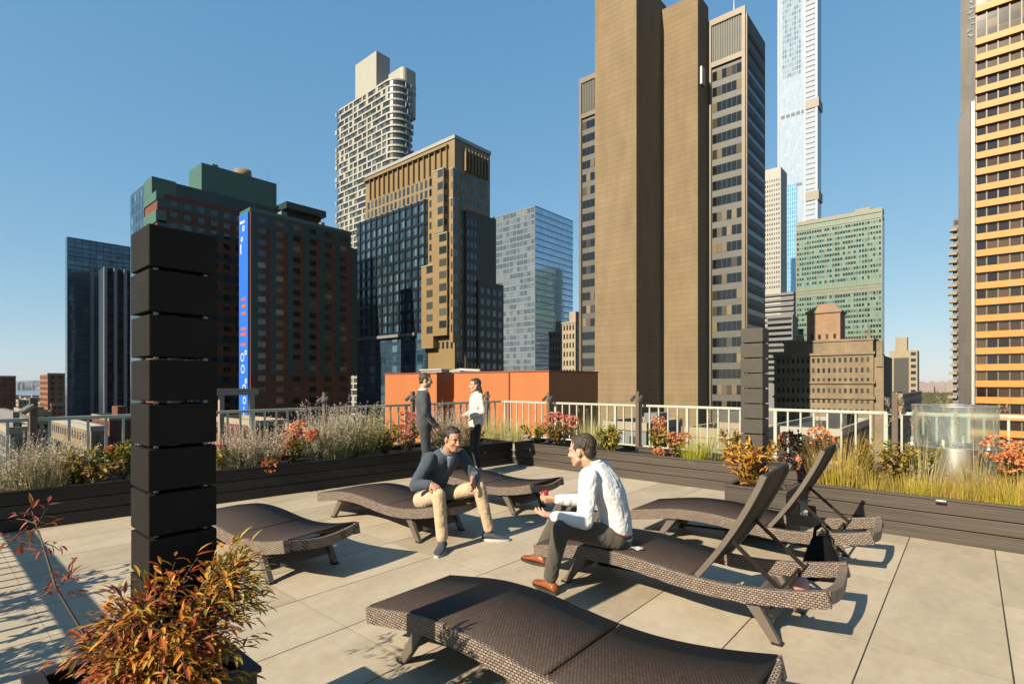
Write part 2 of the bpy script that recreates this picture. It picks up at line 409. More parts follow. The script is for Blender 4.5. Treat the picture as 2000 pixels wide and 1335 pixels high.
# bays on the corner strip
for pa, pb, ya, yc in ((846, 866, 333, 455), (823, 846, 520, 640), (846, 873, 458, 655), (880, 899, 330, 386), (878, 899, 388, 668)):
    xa = onY(pa, yb-2.2)[0]; xc = min(onY(pb, yb-2.2)[0], xb+1.6); dd = depth((xa+xc)/2, yb-2.2)
    z1 = zat(ya, dd); z0 = zat(yc, dd)
    if pa < 826: z0 = zat(708-28, dd)
    mb = MB(); mb.box(xa, xc, yb-2.2, yb+.5, z0, z1); wpart(mb, "bay", M_brown, t)
    mb = MB(); mb.box(xa-.12, xc+.12, yb-2.35, yb+.4, z1, z1+.35); wpart(mb, "bay_cap", M_steelw, t)
    fl = floors(z0, z1, 3.9, 2.3, .8)
    g.add(('Y', yb-2.2), [(xa+(xc-xa)*.45, xc-.25)], fl)
    g3.add(('X', xc), [(yb-2.0, yb-.3)], fl)
for q in (g, g2, g3): q.flush()

# ---------------------------------------------------------------- red and green hotel block with a wing and a blue banner
t = bld("hotel_block", -170, 62, "red brick hotel with dark green bands, stepped roofs and green metal penthouse")
mb = MB(); mb.box(-189.7, -165, 44.4, 95, GZ, 53); wpart(mb, "wall", M_redbr, t)
mb = MB(); mb.box(-189.7, -169, 44.35, 94, 53, 57.9); wpart(mb, "upper_storey", M_greenband, t)
mb = MB(); mb.box(-176, -168.9, 44.2, 50, 53.4, 58.2); mb.box(-176, -164.9, 44.15, 46, 50.9, 53.3); wpart(mb, "corner_pier", M_greenm, t)
mb = MB(); mb.box(-176, -164.88, 44.1, 46.5, 45, 48.2); mb.box(-176, -164.88, 44.1, 46.5, 38, 41); wpart(mb, "corner_band", M_greenm, t)
mb = MB(); mb.box(-189.75, -176, 44.2, 50, GZ, 57.7); wpart(mb, "glass_bay", M_glassshade, t)
mb = MB(); mb.box(-182.5, -172, 57.6, 80, 54, 67); wpart(mb, "penthouse", M_greenm, t)
mb = MB(); mb.tube([(-176, 71, 67), (-176, 71, 69.6)], 2.5, 20); wpart(mb, "water_tank", M_stone, t, True)
mb = MB(); mb.box(-186, -165.5, 80.2, 94, 57.9, 60); wpart(mb, "plant_room", M_greenband, t)
mb = MB()
for z in range(-5, 54, 6): fbox(mb, ('X', -165), 44.5, 95, z+.2, z+2.6, 0, .12)
wpart(mb, "green_band", M_greenband, t)
g = Glaz(t, M_winblk2, "window", 80)
g.add(('X', -165), cells(46.5, 94.5, 14, .5), floors(-10, 52, 3.0, 1.5, .6), -.05, .18)
g.flush()
g = Glaz(t, M_winblue, "window", 16); g.add(('Y', 44.2), cells(-189, -176.6, 4, .6), floors(20, 57, 3.2, 1.9, .6)); g.flush()
t2 = bld("hotel_wing", -147.5, 75, "red brick hotel wing with dark green bands and flat roof beside the blue banner")
mb = MB(); mb.box(-150.6, -144.4, 60.2, 90.3, GZ, 47.4); wpart(mb, "wall", M_redbr, t2)
mb = MB(); mb.box(-150.8, -144.2, 60.0, 90.5, 47.4, 48.3); wpart(mb, "parapet", M_greenm, t2)
mb = MB()
fbox(mb, ('X', -144.4), 60.3, 90.2, 43.4, 47.4, 0, .15)
for u in [60.8+i*4.9 for i in range(7)]: fbox(mb, ('X', -144.4), u-.3, u+2.3, 4, 43.4, 0, .1)
wpart(mb, "green_band", M_greenband, t2)
g = Glaz(t2, M_winblk, "window", 98)
g.add(('X', -144.4), cells(60.6, 90.0, 6, .42), floors(-30, 47.0, 3.05, 1.45, .6), -.05, .2); g.flush()
bn = empty("wall_banner", (-147.5, 60.0, -14), 0, "tall narrow blue banner hanging down the end wall of the red brick hotel wing", "banner")
mb = MB(); mb.box(-150.5, -144.9, 59.7, 60.0, -14, 47.2); wpart(mb, "banner_sheet", M_bluesign, bn)
mwh = mat("white_print", (.75, .8, .9), .5, 0, .05); mor = mat("orange_print", (.75, .16, .07), .5, 0, .1)
def ring_flat(mb, cx, cz, r, w, y, sx=1.0):
    n = 18; a = []; b = []
    for k in range(n):
        c, s = math.cos(2*math.pi*k/n), math.sin(2*math.pi*k/n)
        a.append((cx+c*r*sx, y, cz+s*r)); b.append((cx+c*(r-w)*sx, y, cz+s*(r-w)))
    for k in range(n):
        j = (k+1) % n; mb.add([a[k], a[j], b[j], b[k]], [(0, 1, 2, 3)])
mb = MB()
for cx, cz, r in ((-148.3, 8.6, 1.5), (-148.0, 5.4, 1.5), (-147.2, 0.2, 1.5), (-147.0, -3.0, 1.3), (-146.2, 9.8, .9), (-146.0, 2.2, .9), (-147.6, 43.2, 1.0), (-148.6, 40.4, .9)):
    ring_flat(mb, cx, cz, r*.8, .42, 59.66)
mb.box(-149.8, -146.8, 59.65, 59.69, 44.6, 45.3); mb.box(-149.6, -148.9, 59.65, 59.69, 36.5, 39.2); mb.box(-147.6, -147.1, 59.65, 59.69, -7.6, -4.6)
wpart(mb, "white_lettering", mwh, bn)
mb = MB()
for z in (24.2, 22.4, 20.4, 16.2, 14.8, 12.0): mb.box(-149.3+rnd.random(), -146.3+rnd.random()*.8, 59.65, 59.69, z-.45, z+.35)
wpart(mb, "orange_lettering", mor, bn)

# ---------------------------------------------------------------- left glass tower and striped block in front
x1, y0 = -284.5, 44.3
t = bld("glass_tower", x1-2, y0+20, "dark blue reflective glass tower furthest left of the towers, beside the dark column")
mb = MB(); mb.box(x1-4.1, x1, y0, 88, GZ, 62.7); wpart(mb, "curtain_wall", curtain("slate_curtain_glass", (.05, .085, .12), (.09, .14, .18), .06, .55, 2.4, 3.8, (.03, .04, .05), .12, .35), t)
mb = MB()
for z in [62.7-3.8*i for i in range(0, 18)]: fbox(mb, ('X', x1), y0, 88, z-.45, z, 0, .15)
wpart(mb, "floor_band", mat("steel_blue_band", (.10, .14, .17), .3, .4, .2, .2), t)
mb = MB(); fbox(mb, ('X', x1), 52.0, 53.2, GZ, 52, 0, .4); wpart(mb, "pilaster", M_greyst, t)
xq = -254.; yq = 50.5
t = bld("striped_tower", xq-4, yq+10, "dark tower with pale grey vertical piers, half hidden behind the dark column")
mb = MB(); mb.box(xq-8, xq, yq, 82, GZ, 46.5); wpart(mb, "wall", mat("black_glass", (.03, .034, .045), .25, 0, .2, .3), t)
mb = MB()
for i in range(9): fbox(mb, ('X', xq), yq+i*3.2, yq+i*3.2+1.0, GZ, 46.8, 0, .8)
wpart(mb, "pier", mat("grey_pier", (.36, .36, .40), .6, 0, .1), t)
g = Glaz(t, M_winblk2, "window", 60); g.add(('X', xq), [(yq+i*3.2+1.2, yq+i*3.2+3.0) for i in range(8)], floors(-30, 46, 3.4, 1.8, .6)); g.flush()

# ---------------------------------------------------------------- white checkered tower with rounded balconies
dw = 270.; xw, yw = Wd(772, dw); xwl = onY(654, yw)[0]; ywr = onX(812, xw)[0]; zw = zat(158, depth(xw-8, yw))
t = bld("apartment_tower", (xwl+xw)/2, yw+9, "tall white checkered apartment tower with rounded balcony corners and stepped top")
def rrect(x0, x1, y0, y1, r, n=6):
    p = []
    for cx, cy, a in ((x1-r, y0+r, -90), (x1-r, y1-r, 0), (x0+r, y1-r, 90), (x0+r, y0+r, 180)):
        for k in range(n+1):
            q = R(a+90*k/n); p.append((cx+r*math.cos(q), cy+r*math.sin(q)))
    return p
mb = MB(); mb.prism(rrect(xwl, xw, yw, ywr, 6.5), GZ, zw-1); wpart(mb, "core", mat("dark_glass_core", (.05, .062, .066), .2, 0, .2, .2), t)  # core is dark glass
mb = MB(); fl = 3.42; z = zw; k = 0; zz = []
while z > -30:
    bul = .9 if z < zw-16 else 0.25
    e = bul+.25*math.sin(k*1.1)
    mb.prism(rrect(xwl-e, xw+e*.6, yw-.5, ywr+e*.6, 6.5+.5), z-.95, z)
    zz.append(z); z -= fl; k += 1
wpart(mb, "balcony_slab", M_white, t)
mb = MB(); rr = random.Random(3)
for k, z in enumerate(zz):
    for face, a, b, bays in ((('Y', yw), xwl+2.0, xw-6.6, 11), (('X', xw), yw+6.6, ywr-2.0, 4)):
        w = (b-a)/bays
        for i in range(bays+1):
            if (i+k*2) % 3 == 0 or rr.random() < .40:
                u = a+w*i; ww = w*(.26 if rr.random() < .7 else .5)
                fbox(mb, face, u-ww/2, u+ww/2, z-fl+.02, z-.96, -.2, .45)
wpart(mb, "white_panel", M_white, t)
g = Glaz(t, M_winwh, "window", 98)
w = (xw-6.6-xwl-2)/11
g.add(('Y', yw), [(xwl+2+w*(i+.2), xwl+2+w*(i+.8)) for i in range(11)], [(z-fl+.25, z-1.3) for z in zz], -.1, .1)
g.add(('X', xw), cells(yw+6.6, ywr-2, 4, .6), [(z-fl+.25, z-1.3) for z in zz], -.1, .1); g.flush()
xa = onY(694, yw+5)[0]; xb_ = onY(735, yw+5)[0]; xc = onY(757, yw+8)[0]
mb = MB(); mb.box(xa, xb_, yw+5, yw+14, zw-10, zat(99, depth(xb_, yw+5))); wpart(mb, "top_block", M_white, t)
x2 = onY(790, yw+12)[0]
mb = MB(); mb.prism(rrect(xb_+1, x2, yw+11, yw+21, 2.5, 4), zw-12, zat(128, depth(x2, yw+11))); wpart(mb, "top_block", M_white, t)
mb = MB()
for zt in (zat(140, dw+5), zat(152, dw+5)):
    mb.box(xa-.2, xb_+.2, yw+4.8, yw+14.2, zt-.35, zt+.35); mb.prism(rrect(xb_+.8, x2+.2, yw+10.8, yw+21.2, 2.6, 4), zt-.3, zt+.4)
wpart(mb, "crown_ledge", M_white, t)
g = Glaz(t, M_winst, "crown_window", 20)
g.add(('Y', yw+5), cells(xa+.5, xb_-.5, 5, .5), [(zat(166, dw+6), zat(156, dw+6))])
g.add(('Y', yw+11), cells(xb_+3, x2-3, 3, .45), [(zat(150, dw+6), zat(142, dw+6)), (zat(172, dw+6), zat(160, dw+6))]); g.flush()

# ---------------------------------------------------------------- pale blue glass office
dg = 300.; xg_, yg = Wd(1045, dg); xgl = onY(962, yg)[0]; ygr = onX(1119, xg_)[0]; zg = zat(401, dg)
t = bld("glass_office", (xgl+xg_)/2, yg+20, "pale blue mirror glass office block between the bronze tower and the tan slabs")
mb = MB(); mb.box(xgl, xg_, yg, ygr, GZ, zg); wpart(mb, "curtain_wall", M_skyglass, t)
mb = MB()
for z in [zg-3.6*i for i in range(28)]:
    fbox(mb, ('Y', yg), xgl, xg_, z-.9, z, 0, .1); fbox(mb, ('X', xg_), yg, ygr, z-.9, z, 0, .1)
wpart(mb, "floor_band", mat("blue_grey_band", (.5, .62, .74), .2, .5, .1, .2), t)
g = Glaz(t, glassmat("mirror_pane", (.36, .46, .56), (.80, .85, .9), .05, (.3, 1.0), 1.0, .85), "window", 98)
g.add(('Y', yg), cells(xgl+.3, xg_-.3, 12, .92), [(z-3.4, z-1.0) for z in [zg-3.6*i for i in range(26)]], -.05, .05)
g.flush()
# small old masonry pair in front of it
for nm, pl, pc, pr, yt, dd, mm, lb in (("loft_building", 1072, 1096, 1108, 627, 215, M_greyst, "small grey masonry building with dark windows below the pale blue glass office"),
                                      ("loft_building", 1098, 1124, 1140, 607, 195, M_beige, "small stepped beige masonry building beside the left tan slab")):
    xx, yy = Wd(pc, dd); x0 = onY(pl, yy)[0]; y1 = onX(pr, xx)[0]; zt = zat(yt, dd)
    t = bld(nm, (x0+xx)/2, yy+5, lb, "building")
    mb = MB(); mb.box(x0, xx, yy, y1, GZ, zt-4); mb.box(x0+(xx-x0)*.45, xx-.5, yy+.8, y1-.6, zt-4, zt); wpart(mb, "wall", mm, t)
    mb = MB(); mb.box(x0-.25, xx+.25, yy-.25, y1+.25, zt-4.4, zt-3.8); wpart(mb, "cornice", M_beige, t)
    g = Glaz(t, M_winst, "window", 60); g.add(('Y', yy), cells(x0+.3, xx-.3, 4, .5), floors(-8, zt-4.6, 3.3, 1.9, .6)); g.add(('X', xx), cells(yy+.3, y1-.3, 3, .5), floors(-8, zt-4.6, 3.3, 1.9, .6)); g.flush()

# ---------------------------------------------------------------- orange bulkhead on the next roof
xo, yo = Wd(1072, 30); xol = onY(752, yo)[0]; yor = onX(1168, xo)[0]; zo = zat(725, 30)
t = empty("roof_bulkhead", ((xol+xo)/2, yo+2, -6), 0, "long low orange red bulkhead wall on the neighbouring roof behind the railing", "roof structure")
xn0 = onY(853, yo)[0]; xn1 = onY(887, yo)[0]
M_orange = mat("orange_red_painted_panel", (.62, .19, .045), .6, 0, .12, .6, streak=True)
mb = MB(); mb.box(xol, xn0, yo, yor, -6, zo); mb.box(xn1, xo, yo, yor, -6, zo); mb.box(xn0, xn1, yo+2.5, yor, -6, zo-.05)
wpart(mb, "wall", M_orange, t)
mb = MB()
for pa in (995,):
    xj = onY(pa, yo)[0]; mb.box(xj-.05, xj+.05, yo-.06, yo, -6, zo)
mb.box(xol-.04, xn0, yo-.05, yor+.03, zo, zo+.08); mb.box(xn1, xo+.05, yo-.05, yor+.03, zo, zo+.08)
wpart(mb, "trim", mat("rust_trim", (.30, .085, .035), .6, 0, .1), t)
ac = empty("air_handler", (onY(860, yo+3)[0], yo+3, zo), 0, "pale sheet metal air handling unit with ducts on top of the orange bulkhead", "air unit")
xA = onY(828, yo+2.5)[0]; xB = onY(868, yo+2.5)[0]; xC = onY(925, yo+2.5)[0]
mb = MB(); mb.box(xA, xB, yo+2.2, yo+3.6, zo+.02, zo+.32); wpart(mb, "housing", M_steelw, ac, bevel=.03)
mb = MB(); mb.box(xA-.05, xB+.1, yo+2.1, yo+3.7, zo+.32, zo+.40); wpart(mb, "lid", mat("white_sheet_metal", (.75, .73, .68), .4, .1, .08), ac)
mb = MB(); mb.tube([(xB, yo+3, zo+.2), (xB+1.2, yo+3, zo+.32), (xC, yo+3.2, zo+.22)], .13, 10); mb.box(xB+.7, xB+1.6, yo+2.6, yo+3.4, zo+.05, zo+.26); wpart(mb, "duct", M_steelw, ac)

# ---------------------------------------------------------------- supertall, white tower behind, teal slab, stone block
ds = 470.; xs, ys = Wd(1597, ds); xsl = onY(1519, ys)[0]; ysr = onX(1604, xs)[0]; xmid = onY(1574, ys)[0]
t = bld("supertall_tower", (xsl+xs)/2, ys+15, "very tall slim silver glass tower running out of the top of the photo")
mb = MB(); mb.box(xsl, xs, ys, ysr, GZ, 420); wpart(mb, "curtain_wall", M_towerglass, t)
zb1 = zat(350, ds); x4 = onY(1556, ys-1)[0]
mb = MB(); mb.box(xsl+.6, x4, ys-1.2, ys, GZ, zb1); wpart(mb, "lower_bay", curtain("sky_blue_curtain", (.16, .34, .46), (.22, .42, .55), .06, .6, 1.8, 4.2, (.2, .35, .45), .08, .15), t)
mb = MB()
for i in range(90):
    z = 415-4.6*i; fbox(mb, ('Y', ys), xmid, xs-2.0, z, z+2.2, 0, .6)
wpart(mb, "louvre_band", mat("pale_louvre", (.60, .63, .68), .7, 0, .06, .2, 0, None, .1), t)
mb = MB(); fbox(mb, ('Y', ys), xs-1.9, xs, GZ, 420, 0, .5); fbox(mb, ('Y', ys), xmid-1.4, xmid-.1, GZ, 420, 0, .5); fbox(mb, ('Y', ys), xsl, xsl+1.2, GZ, 420, 0, .5)
wpart(mb, "corner_pier", mat("white_corner_metal", (.70, .73, .78), .7, 0, .04, .2, 0, None, .1), t)
mb = MB()
for py in (197, 378): mb.box(xmid-.3, xs+1.0, ys-.9, ysr+.6, zat(py, ds)-5, zat(py, ds)+3)
wpart(mb, "plant_floor", mat("tan_plant_louvre", (.36, .31, .26), .6, .1, .1), t)
mb = MB()
for i in range(5): fbox(mb, ('Y', ys), xsl+3+i*4.2, xsl+6+i*4.2, zat(212, ds), zat(206, ds), 0, .3)
fbox(mb, ('Y', ys), xmid-17, xmid-3, zat(354, ds), zat(349, ds), 0, .3)
wpart(mb, "vent_slot", M_greyst, t)
g = Glaz(t, glassmat("grey_silver_pane", (.22, .32, .42), (.46, .56, .66), .05, (.2, 1.0), .25, 0), "window", 90)
g.add(('Y', ys), cells(xsl+4, xmid-4, 8, .8), floors(zat(140, ds), 415, 4.6, 3.6, .5)); g.flush()

dq = 400.; xq, yq = Wd(1525, dq); xql = onY(1470, yq)[0]; zq = zat(325, dq)
t = bld("white_tower", xq-8, yq+8, "slender white gridded tower squeezed between the black tower and the silver supertall")
mb = MB(); mb.box(xql, xq, yq, yq+18, GZ, zq); wpart(mb, "wall", M_white, t)
g = Glaz(t, M_winwh, "window", 90); g.add(('Y', yq), cells(xql+.5, xq-.5, 12, .5), floors(70, zq-8, 3.7, 1.9, .7)); g.flush()
mb = MB()
for z in range(0, 72, 4): fbox(mb, ('Y', yq), xql, xq+9, z, z+1.6, 0, 1.5)
mb.box(xq, xq+9, yq, yq+14, GZ, 70)
wpart(mb, "podium_floor", M_greyst, t)
dv = 330.; xv, yv = Wd(1548, dv); xvl = onY(1498, yv)[0]
t = bld("slab_block", xv-6, yv+6, "grey horizontally banded block low between the black tower and the teal slab")
zt = zat(615, dv)
mb = MB(); mb.box(xvl, xv, yv, yv+14, GZ, zt); wpart(mb, "wall", M_greyst, t)
g = Glaz(t, M_winblk2, "window_band", 20); g.add(('Y', yv), [(xvl+.5, xv-.5)], floors(0, zt-.5, 3.6, 1.8, .7)); g.flush()

dt = 320.; xt, yt = Wd(1722, dt); xtl = onY(1556, yt)[0]; ytr = onX(1727.5, xt)[0]; zt = zat(405, dt)
t = bld("teal_slab", (xtl+xt)/2, yt+3, "broad teal green glass office slab with banded windows and a tan top edge")
mb = MB(); mb.box(xtl, xt, yt, max(ytr, yt+8), GZ, zt-2.5); wpart(mb, "wall", M_tealglass, t)
M_tealtan = mat("bronze_green_frame", (.22, .21, .14), .5, .2, .1, .2)
mb = MB()
mb.box(xtl-.4, xt+.4, yt-.5, yt+8.3, zt-2.5, zt); mb.box(xtl-.4, xt+.4, yt-.35, yt+8.2, zt-6, zt-4.6)
for i in range(3): fbox(mb, ('Y', yt), xtl, xt, zt-46-i*2.2, zt-44.8-i*2.2, 0, .25)
for u in (xtl-.4, xt-.2): fbox(mb, ('Y', yt), u, u+.6, GZ, zt-2.5, 0, .4)
for i in range(33): fbox(mb, ('Y', yt), xtl+i*(xt-xtl)/32-.1, xtl+i*(xt-xtl)/32+.1, GZ, zt-6, 0, .22)
wpart(mb, "frame", M_tealtan, t)
mb = MB(); mb.box(xt-14, xt-6, yt+2, yt+6, zt, zt+2.2); mb.tube([(xt-9, yt+3, zt+2), (xt-9, yt+3, zt+4.5)], .25, 6); wpart(mb, "roof_plant", M_tealtan, t)
g = Glaz(t, M_tealdark, "window", 98)
g.add(('Y', yt), cells(xtl+.2, xt-.2, 32, .78), [q for q in floors(-5, zt-6.5, 3.35, 1.65, .7) if not (zt-51 < q[0] < zt-43)]); g.flush()

dst = 150.; yst = 175.0; xst = onY(1725, yst)[0]
t = bld("stone_block", -31, 184, "old limestone block with setbacks, cornices and a pyramid roofed penthouse")
xstl = onY(1512, yst)[0]; ystr = onX(1738, xst)[0]; D = depth(xst, yst)
zA = zat(690, depth((xst+xstl)/2, yst)); 
mb = MB(); mb.box(xstl, xst-2.2, yst, ystr+6, GZ, zA); mb.box(xstl+2, onY(1705, yst+3)[0], yst+3, ystr+5, zA, zA+3.6); mb.box(xst-2.2, xst, yst+1.0, ystr+6, GZ, zA-1)
wpart(mb, "wall", M_stone, t)
mb = MB()
for zz_ in (zA, zA-8.2, zA-12.5): mb.box(xstl-.3, xst-1.8, yst-.45, ystr+6, zz_-.55, zz_+.15)
mb.box(xstl+1.7, onY(1705, yst+3)[0]+.3, yst+2.7, ystr+5.2, zA+3.5, zA+4.1)
wpart(mb, "cornice", M_stone, t)
xp0 = onY(1576, yst+5)[0]; xp1 = onY(1641, yst+5)[0]; dp = depth(xp1, yst+5); zp0 = zat(652, dp); zp1 = zat(606, dp); zp2 = zat(588, dp)
mb = MB(); mb.box(xp0, xp1, yst+5, yst+13, zA+3, zp1); wpart(mb, "penthouse", M_pinkst, t)
mb = MB(); mb.box(xp0-.4, xp1+.4, yst+4.6, yst+13.4, zp1-.4, zp1+.2)
xm0, xm1 = xp0+3, xp1-3
mb.loft([[(xp0-.3, yst+4.7, zp1+.2), (xp1+.3, yst+4.7, zp1+.2), (xp1+.3, yst+13.3, zp1+.2), (xp0-.3, yst+13.3, zp1+.2)], [(xm0, yst+8.6, zp2), (xm1, yst+8.6, zp2), (xm1, yst+9.4, zp2), (xm0, yst+9.4, zp2)]])
wpart(mb, "roof", M_pinkst, t)
mb = MB(); mb.box(xst-1.6, xst-.2, yst+.6, yst+2.2, zA-4, zA+3.0); mb.tube([(xst-3.6, yst+4, zA+3), (xst-3.6, yst+4, zA+7)], .3, 8); wpart(mb, "chimney", M_stone, t)
g = Glaz(t, M_winst, "window", 95)
for zz_ in (zA-6.2, zA-2.9): pass
g.add(('Y', yst), cells(xstl+.6, xst-2.8, 18, .45), floors(-20, zA-.8, 2.9, 1.35, .7), -.05, .03)
g.add(('Y', yst+5), cells(xp0+.4, xp1-.4, 4, .35), [(zA+4.6, zA+6.0)]); g.flush()

# narrow pale block right of the stone one
dn = 262.; xn, yn = Wd(1776, dn); xnl = onY(1742, yn)[0]; zn = zat(684, dn)
t = bld("narrow_block", xn-4, yn+5, "narrow pale block with small roof house and dark panel standing in for shade")
mb = MB(); mb.box(xnl-1, xn+3.2, yn, yn+12, GZ, zn); mb.box(xnl+1.2, xn-1.0, yn+2, yn+8, zn, zat(657, dn)); wpart(mb, "wall", M_beige, t)
mb = MB(); fbox(mb, ('Y', yn), xnl+.8, xn-.2, zat(768, dn), zat(698, dn), -.05, .15); wpart(mb, "shade_panel", M_darkshade, t)  # dark sheet on the wall in place of a shadow
g = Glaz(t, M_winst, "window", 40); g.add(('Y', yn), [(xn+.6, xn+2.6)], floors(-40, zn-.5, 3.1, 1.6, .7)); g.flush()

# ---------------------------------------------------------------- right: ochre banded tower, its grey stair tower, balcony block
xy, yy = .9, 166.4
t = bld("ochre_tower", 28, yy+12, "tall office tower striped with ochre yellow bands and brown windows at the right edge")
mb = MB(); mb.box(xy, 58, yy, yy+25, GZ, 135); wpart(mb, "wall", mat("brown_back_wall", (.06, .042, .03), .5, 0, .2), t)
mb = MB(); g = Glaz(t, M_winyel)
tops = []; z = zat(17, 125)
P_ = 3.83
zlist = [zat(17, 125)]
z = zat(80, 125)
while z > -40: zlist.append(z); z -= P_
z = zat(17, 125)+P_
while z < 132: zlist.append(z); z += P_
for z in zlist: fbox(mb, ('Y', yy), xy, 58, z-1.5, z, 0, .9)
wpart(mb, "spandrel_band", M_yellow, t)
mb = MB()
us = cells(xy, 58, 29, .86)
for u0, u1 in us: fbox(mb, ('Y', yy), u1+.02, u1+.26, -40, 132, 0, .35)
fbox(mb, ('Y', yy), xy, xy+.25, -40, 132, 0, .4)
wpart(mb, "mullion", M_bronzeframe, t)
zl = sorted(zlist, reverse=True)
for a, b in zip(zl[1:], zl[:-1]):
    hgt = b-1.5-a
    if hgt > 4:
        for k in range(3): g.add(('Y', yy), us, [(a+hgt*k/3+.08, a+hgt*(k+1)/3-.08)])
    else: g.add(('Y', yy), us, [(a+.05, b-1.55)])
g.flush()
t = bld("stair_tower", -3, yy+6, "plain grey stone stair tower standing against the ochre banded tower")
xe = onY(1876, yy-1)[0]; xf = onY(1896, yy-1)[0]
mb = MB(); mb.box(xe, xy-.05, yy-1, yy+22, GZ, 140); wpart(mb, "wall", M_greycl, t)
zD = zat(205, depth(xe, yy-1)); zD0 = zat(240, depth(xe, yy-1))
mb = MB(); mb.loft([[(xe-.4, yy-1.5, GZ), (xf, yy-1.5, GZ), (xf, yy+20, GZ), (xe-.4, yy+20, GZ)], [(xe-.4, yy-1.5, zD0), (xf, yy-1.5, zD), (xf, yy+20, zD), (xe-.4, yy+20, zD0)]]); wpart(mb, "slant_shade", M_slantshade, t)  # brown panel with slanted top stands in for a cast shadow
mb = MB(); mb.box(xf+.15, xf+.65, yy-1.25, yy-1, GZ, zD); wpart(mb, "corner_strip", M_steelw, t)
mb = MB(); rr = random.Random(11)
for k in range(7):
    py = 6+k*11; zc = zat(py, 125); x0 = xe+.8+rr.random()*.9
    for j in range(3): mb.bar((x0+rr.random()*1.2, yy-1.12, zc-.4+rr.random()*.6), (x0+rr.random()*1.4, yy-1.12, zc+.5*rr.random()), .06, .22, (0, 1, 0))
wpart(mb, "wall_letters", mwh, t)
db = 205.; xbb, ybb = Wd(1877, db); xbl = onY(1861, ybb)[0]
t = bld("balcony_block", xbb-1, ybb+5, "pale apartment block with stacked jutting balconies beside the grey stair tower")
zt = zat(425, db)
mb = MB(); mb.box(xbl, xbb+2, ybb, ybb+10, GZ, zt); wpart(mb, "wall", M_greyst, t)
mb = MB(); z = zt-5; k = 0
while z > -25:
    off = (0, .5, .9, .3, -.2)[(k//3) % 5]
    mb.box(xbl-.9-off*.7, xbl+1.2, ybb-1.4, ybb+2, z, z+1.0); z -= 3.1; k += 1
wpart(mb, "balcony", M_beige, t)
g = Glaz(t, M_winst, "window", 30); g.add(('Y', ybb), [(xbl+.4, xbl+1.9)], floors(-25, zt-.5, 3.1, 1.7, .7)); g.flush()

# ---------------------------------------------------------------- low blocks seen over the left railing
def lowblock(pl, pc, pr, yt, dd, m, label, nm="brick_building", cols=5, wm=None, pitch=3.2, cat="building", roofm=None, hut=0):
    xx, yy = Wd(pc, dd); x0 = onY(pl, yy)[0] if pl < pc else xx-9
    if pl < pc and abs(xx-x0) > 60: x0 = xx-60
    y1 = onX(pr, xx)[0] if pr > pc else yy+12
    zt = zat(yt, dd)
    t = bld(nm, (x0+xx)/2, (yy+y1)/2, label, cat)
    mb = MB(); mb.box(x0, xx, yy, y1, GZ, zt-.3); wpart(mb, "wall", m, t)
    mb = MB()
    for a in ((x0-.15, xx+.15, yy-.15, yy+.3), (x0-.15, xx+.15, y1-.3, y1+.15), (x0-.15, x0+.3, yy+.3, y1-.3), (xx-.3, xx+.15, yy+.3, y1-.3)): mb.box(*a, zt-.4, zt+.6)
    wpart(mb, "parapet", roofm or M_beige, t)
    mb = MB(); mb.box(x0+.3, xx-.3, yy+.3, y1-.3, zt-.35, zt-.1); wpart(mb, "roof", M_roof, t)
    if hut:
        mb = MB(); mb.box(xx-.4*(xx-x0), xx-.1*(xx-x0), yy+.4*(y1-yy), yy+.75*(y1-yy), zt-.1, zt+hut); wpart(mb, "stair_hut", m, t)
    g = Glaz(t, wm or M_winst, "window", 40)
    fl = floors(max(GZ, zt-26), zt-.6, pitch, 1.6, .7)
    if xx-x0 > 2: g.add(('Y', yy), cells(x0+.4, xx-.4, max(1, int((xx-x0)/2.6)), .45), fl)
    if y1-yy > 2: g.add(('X', xx), cells(yy+.4, y1-.4, max(1, int((y1-yy)/2.6)), .45), fl)
    g.flush(); return t
lowblock(-60, -12, 31, 735, 330, M_redbr, "dark red brick block at the very left edge of the skyline")
lowblock(78, 93, 127, 730, 300, M_brick2, "orange brick block with a sunlit end wall left of the dark glass tower", hut=0)
lowblock(131, 146, 150, 719, 240, M_brick2, "narrow brown brick building at the foot of the dark glass tower", roofm=M_white)
lowblock(-160, 20, 60, 842, 75, M_greyst, "grey roofed low building at the left edge just beyond the railing", hut=2.5)
lowblock(28, 62, 100, 806, 190, M_beige, "beige walk-up with sunlit front left of the wooden lamp post", hut=2)
lowblock(75, 100, 135, 790, 300, M_brick2, "low orange brick building far down the street on the left", hut=2)
lowblock(100, 178, 205, 838, 100, M_stone, "tan roof with a pale L shaped parapet beyond the left railing", roofm=M_white)
lowblock(180, 214, 262, 818, 130, M_redbr, "low red brick building behind the dark column", hut=3)
lowblock(10, 36, 62, 782, 420, M_beige, "small pale building far left below the horizon")
lowblock(415, 500, 560, 828, 90, M_redbr, "low brick roof at the foot of the blue banner")
lowblock(560, 660, 760, 846, 70, M_greyst, "grey flat roof low behind the sage plants", hut=2)
lowblock(1180, 1262, 1330, 835, 62, M_greyst, "grey flat roof below the tan slabs behind the back railing", hut=1.5)
lowblock(1340, 1470, 1520, 852, 52, M_beige, "beige flat roof below the black tower behind the back railing")
lowblock(1500, 1640, 1700, 846, 70, M_roof, "dark flat roof below the limestone block", roofm=M_white, hut=2)
lowblock(1712, 1762, 1800, 772, 190, M_pinkst, "small pinkish building with an arched look below the narrow pale block")
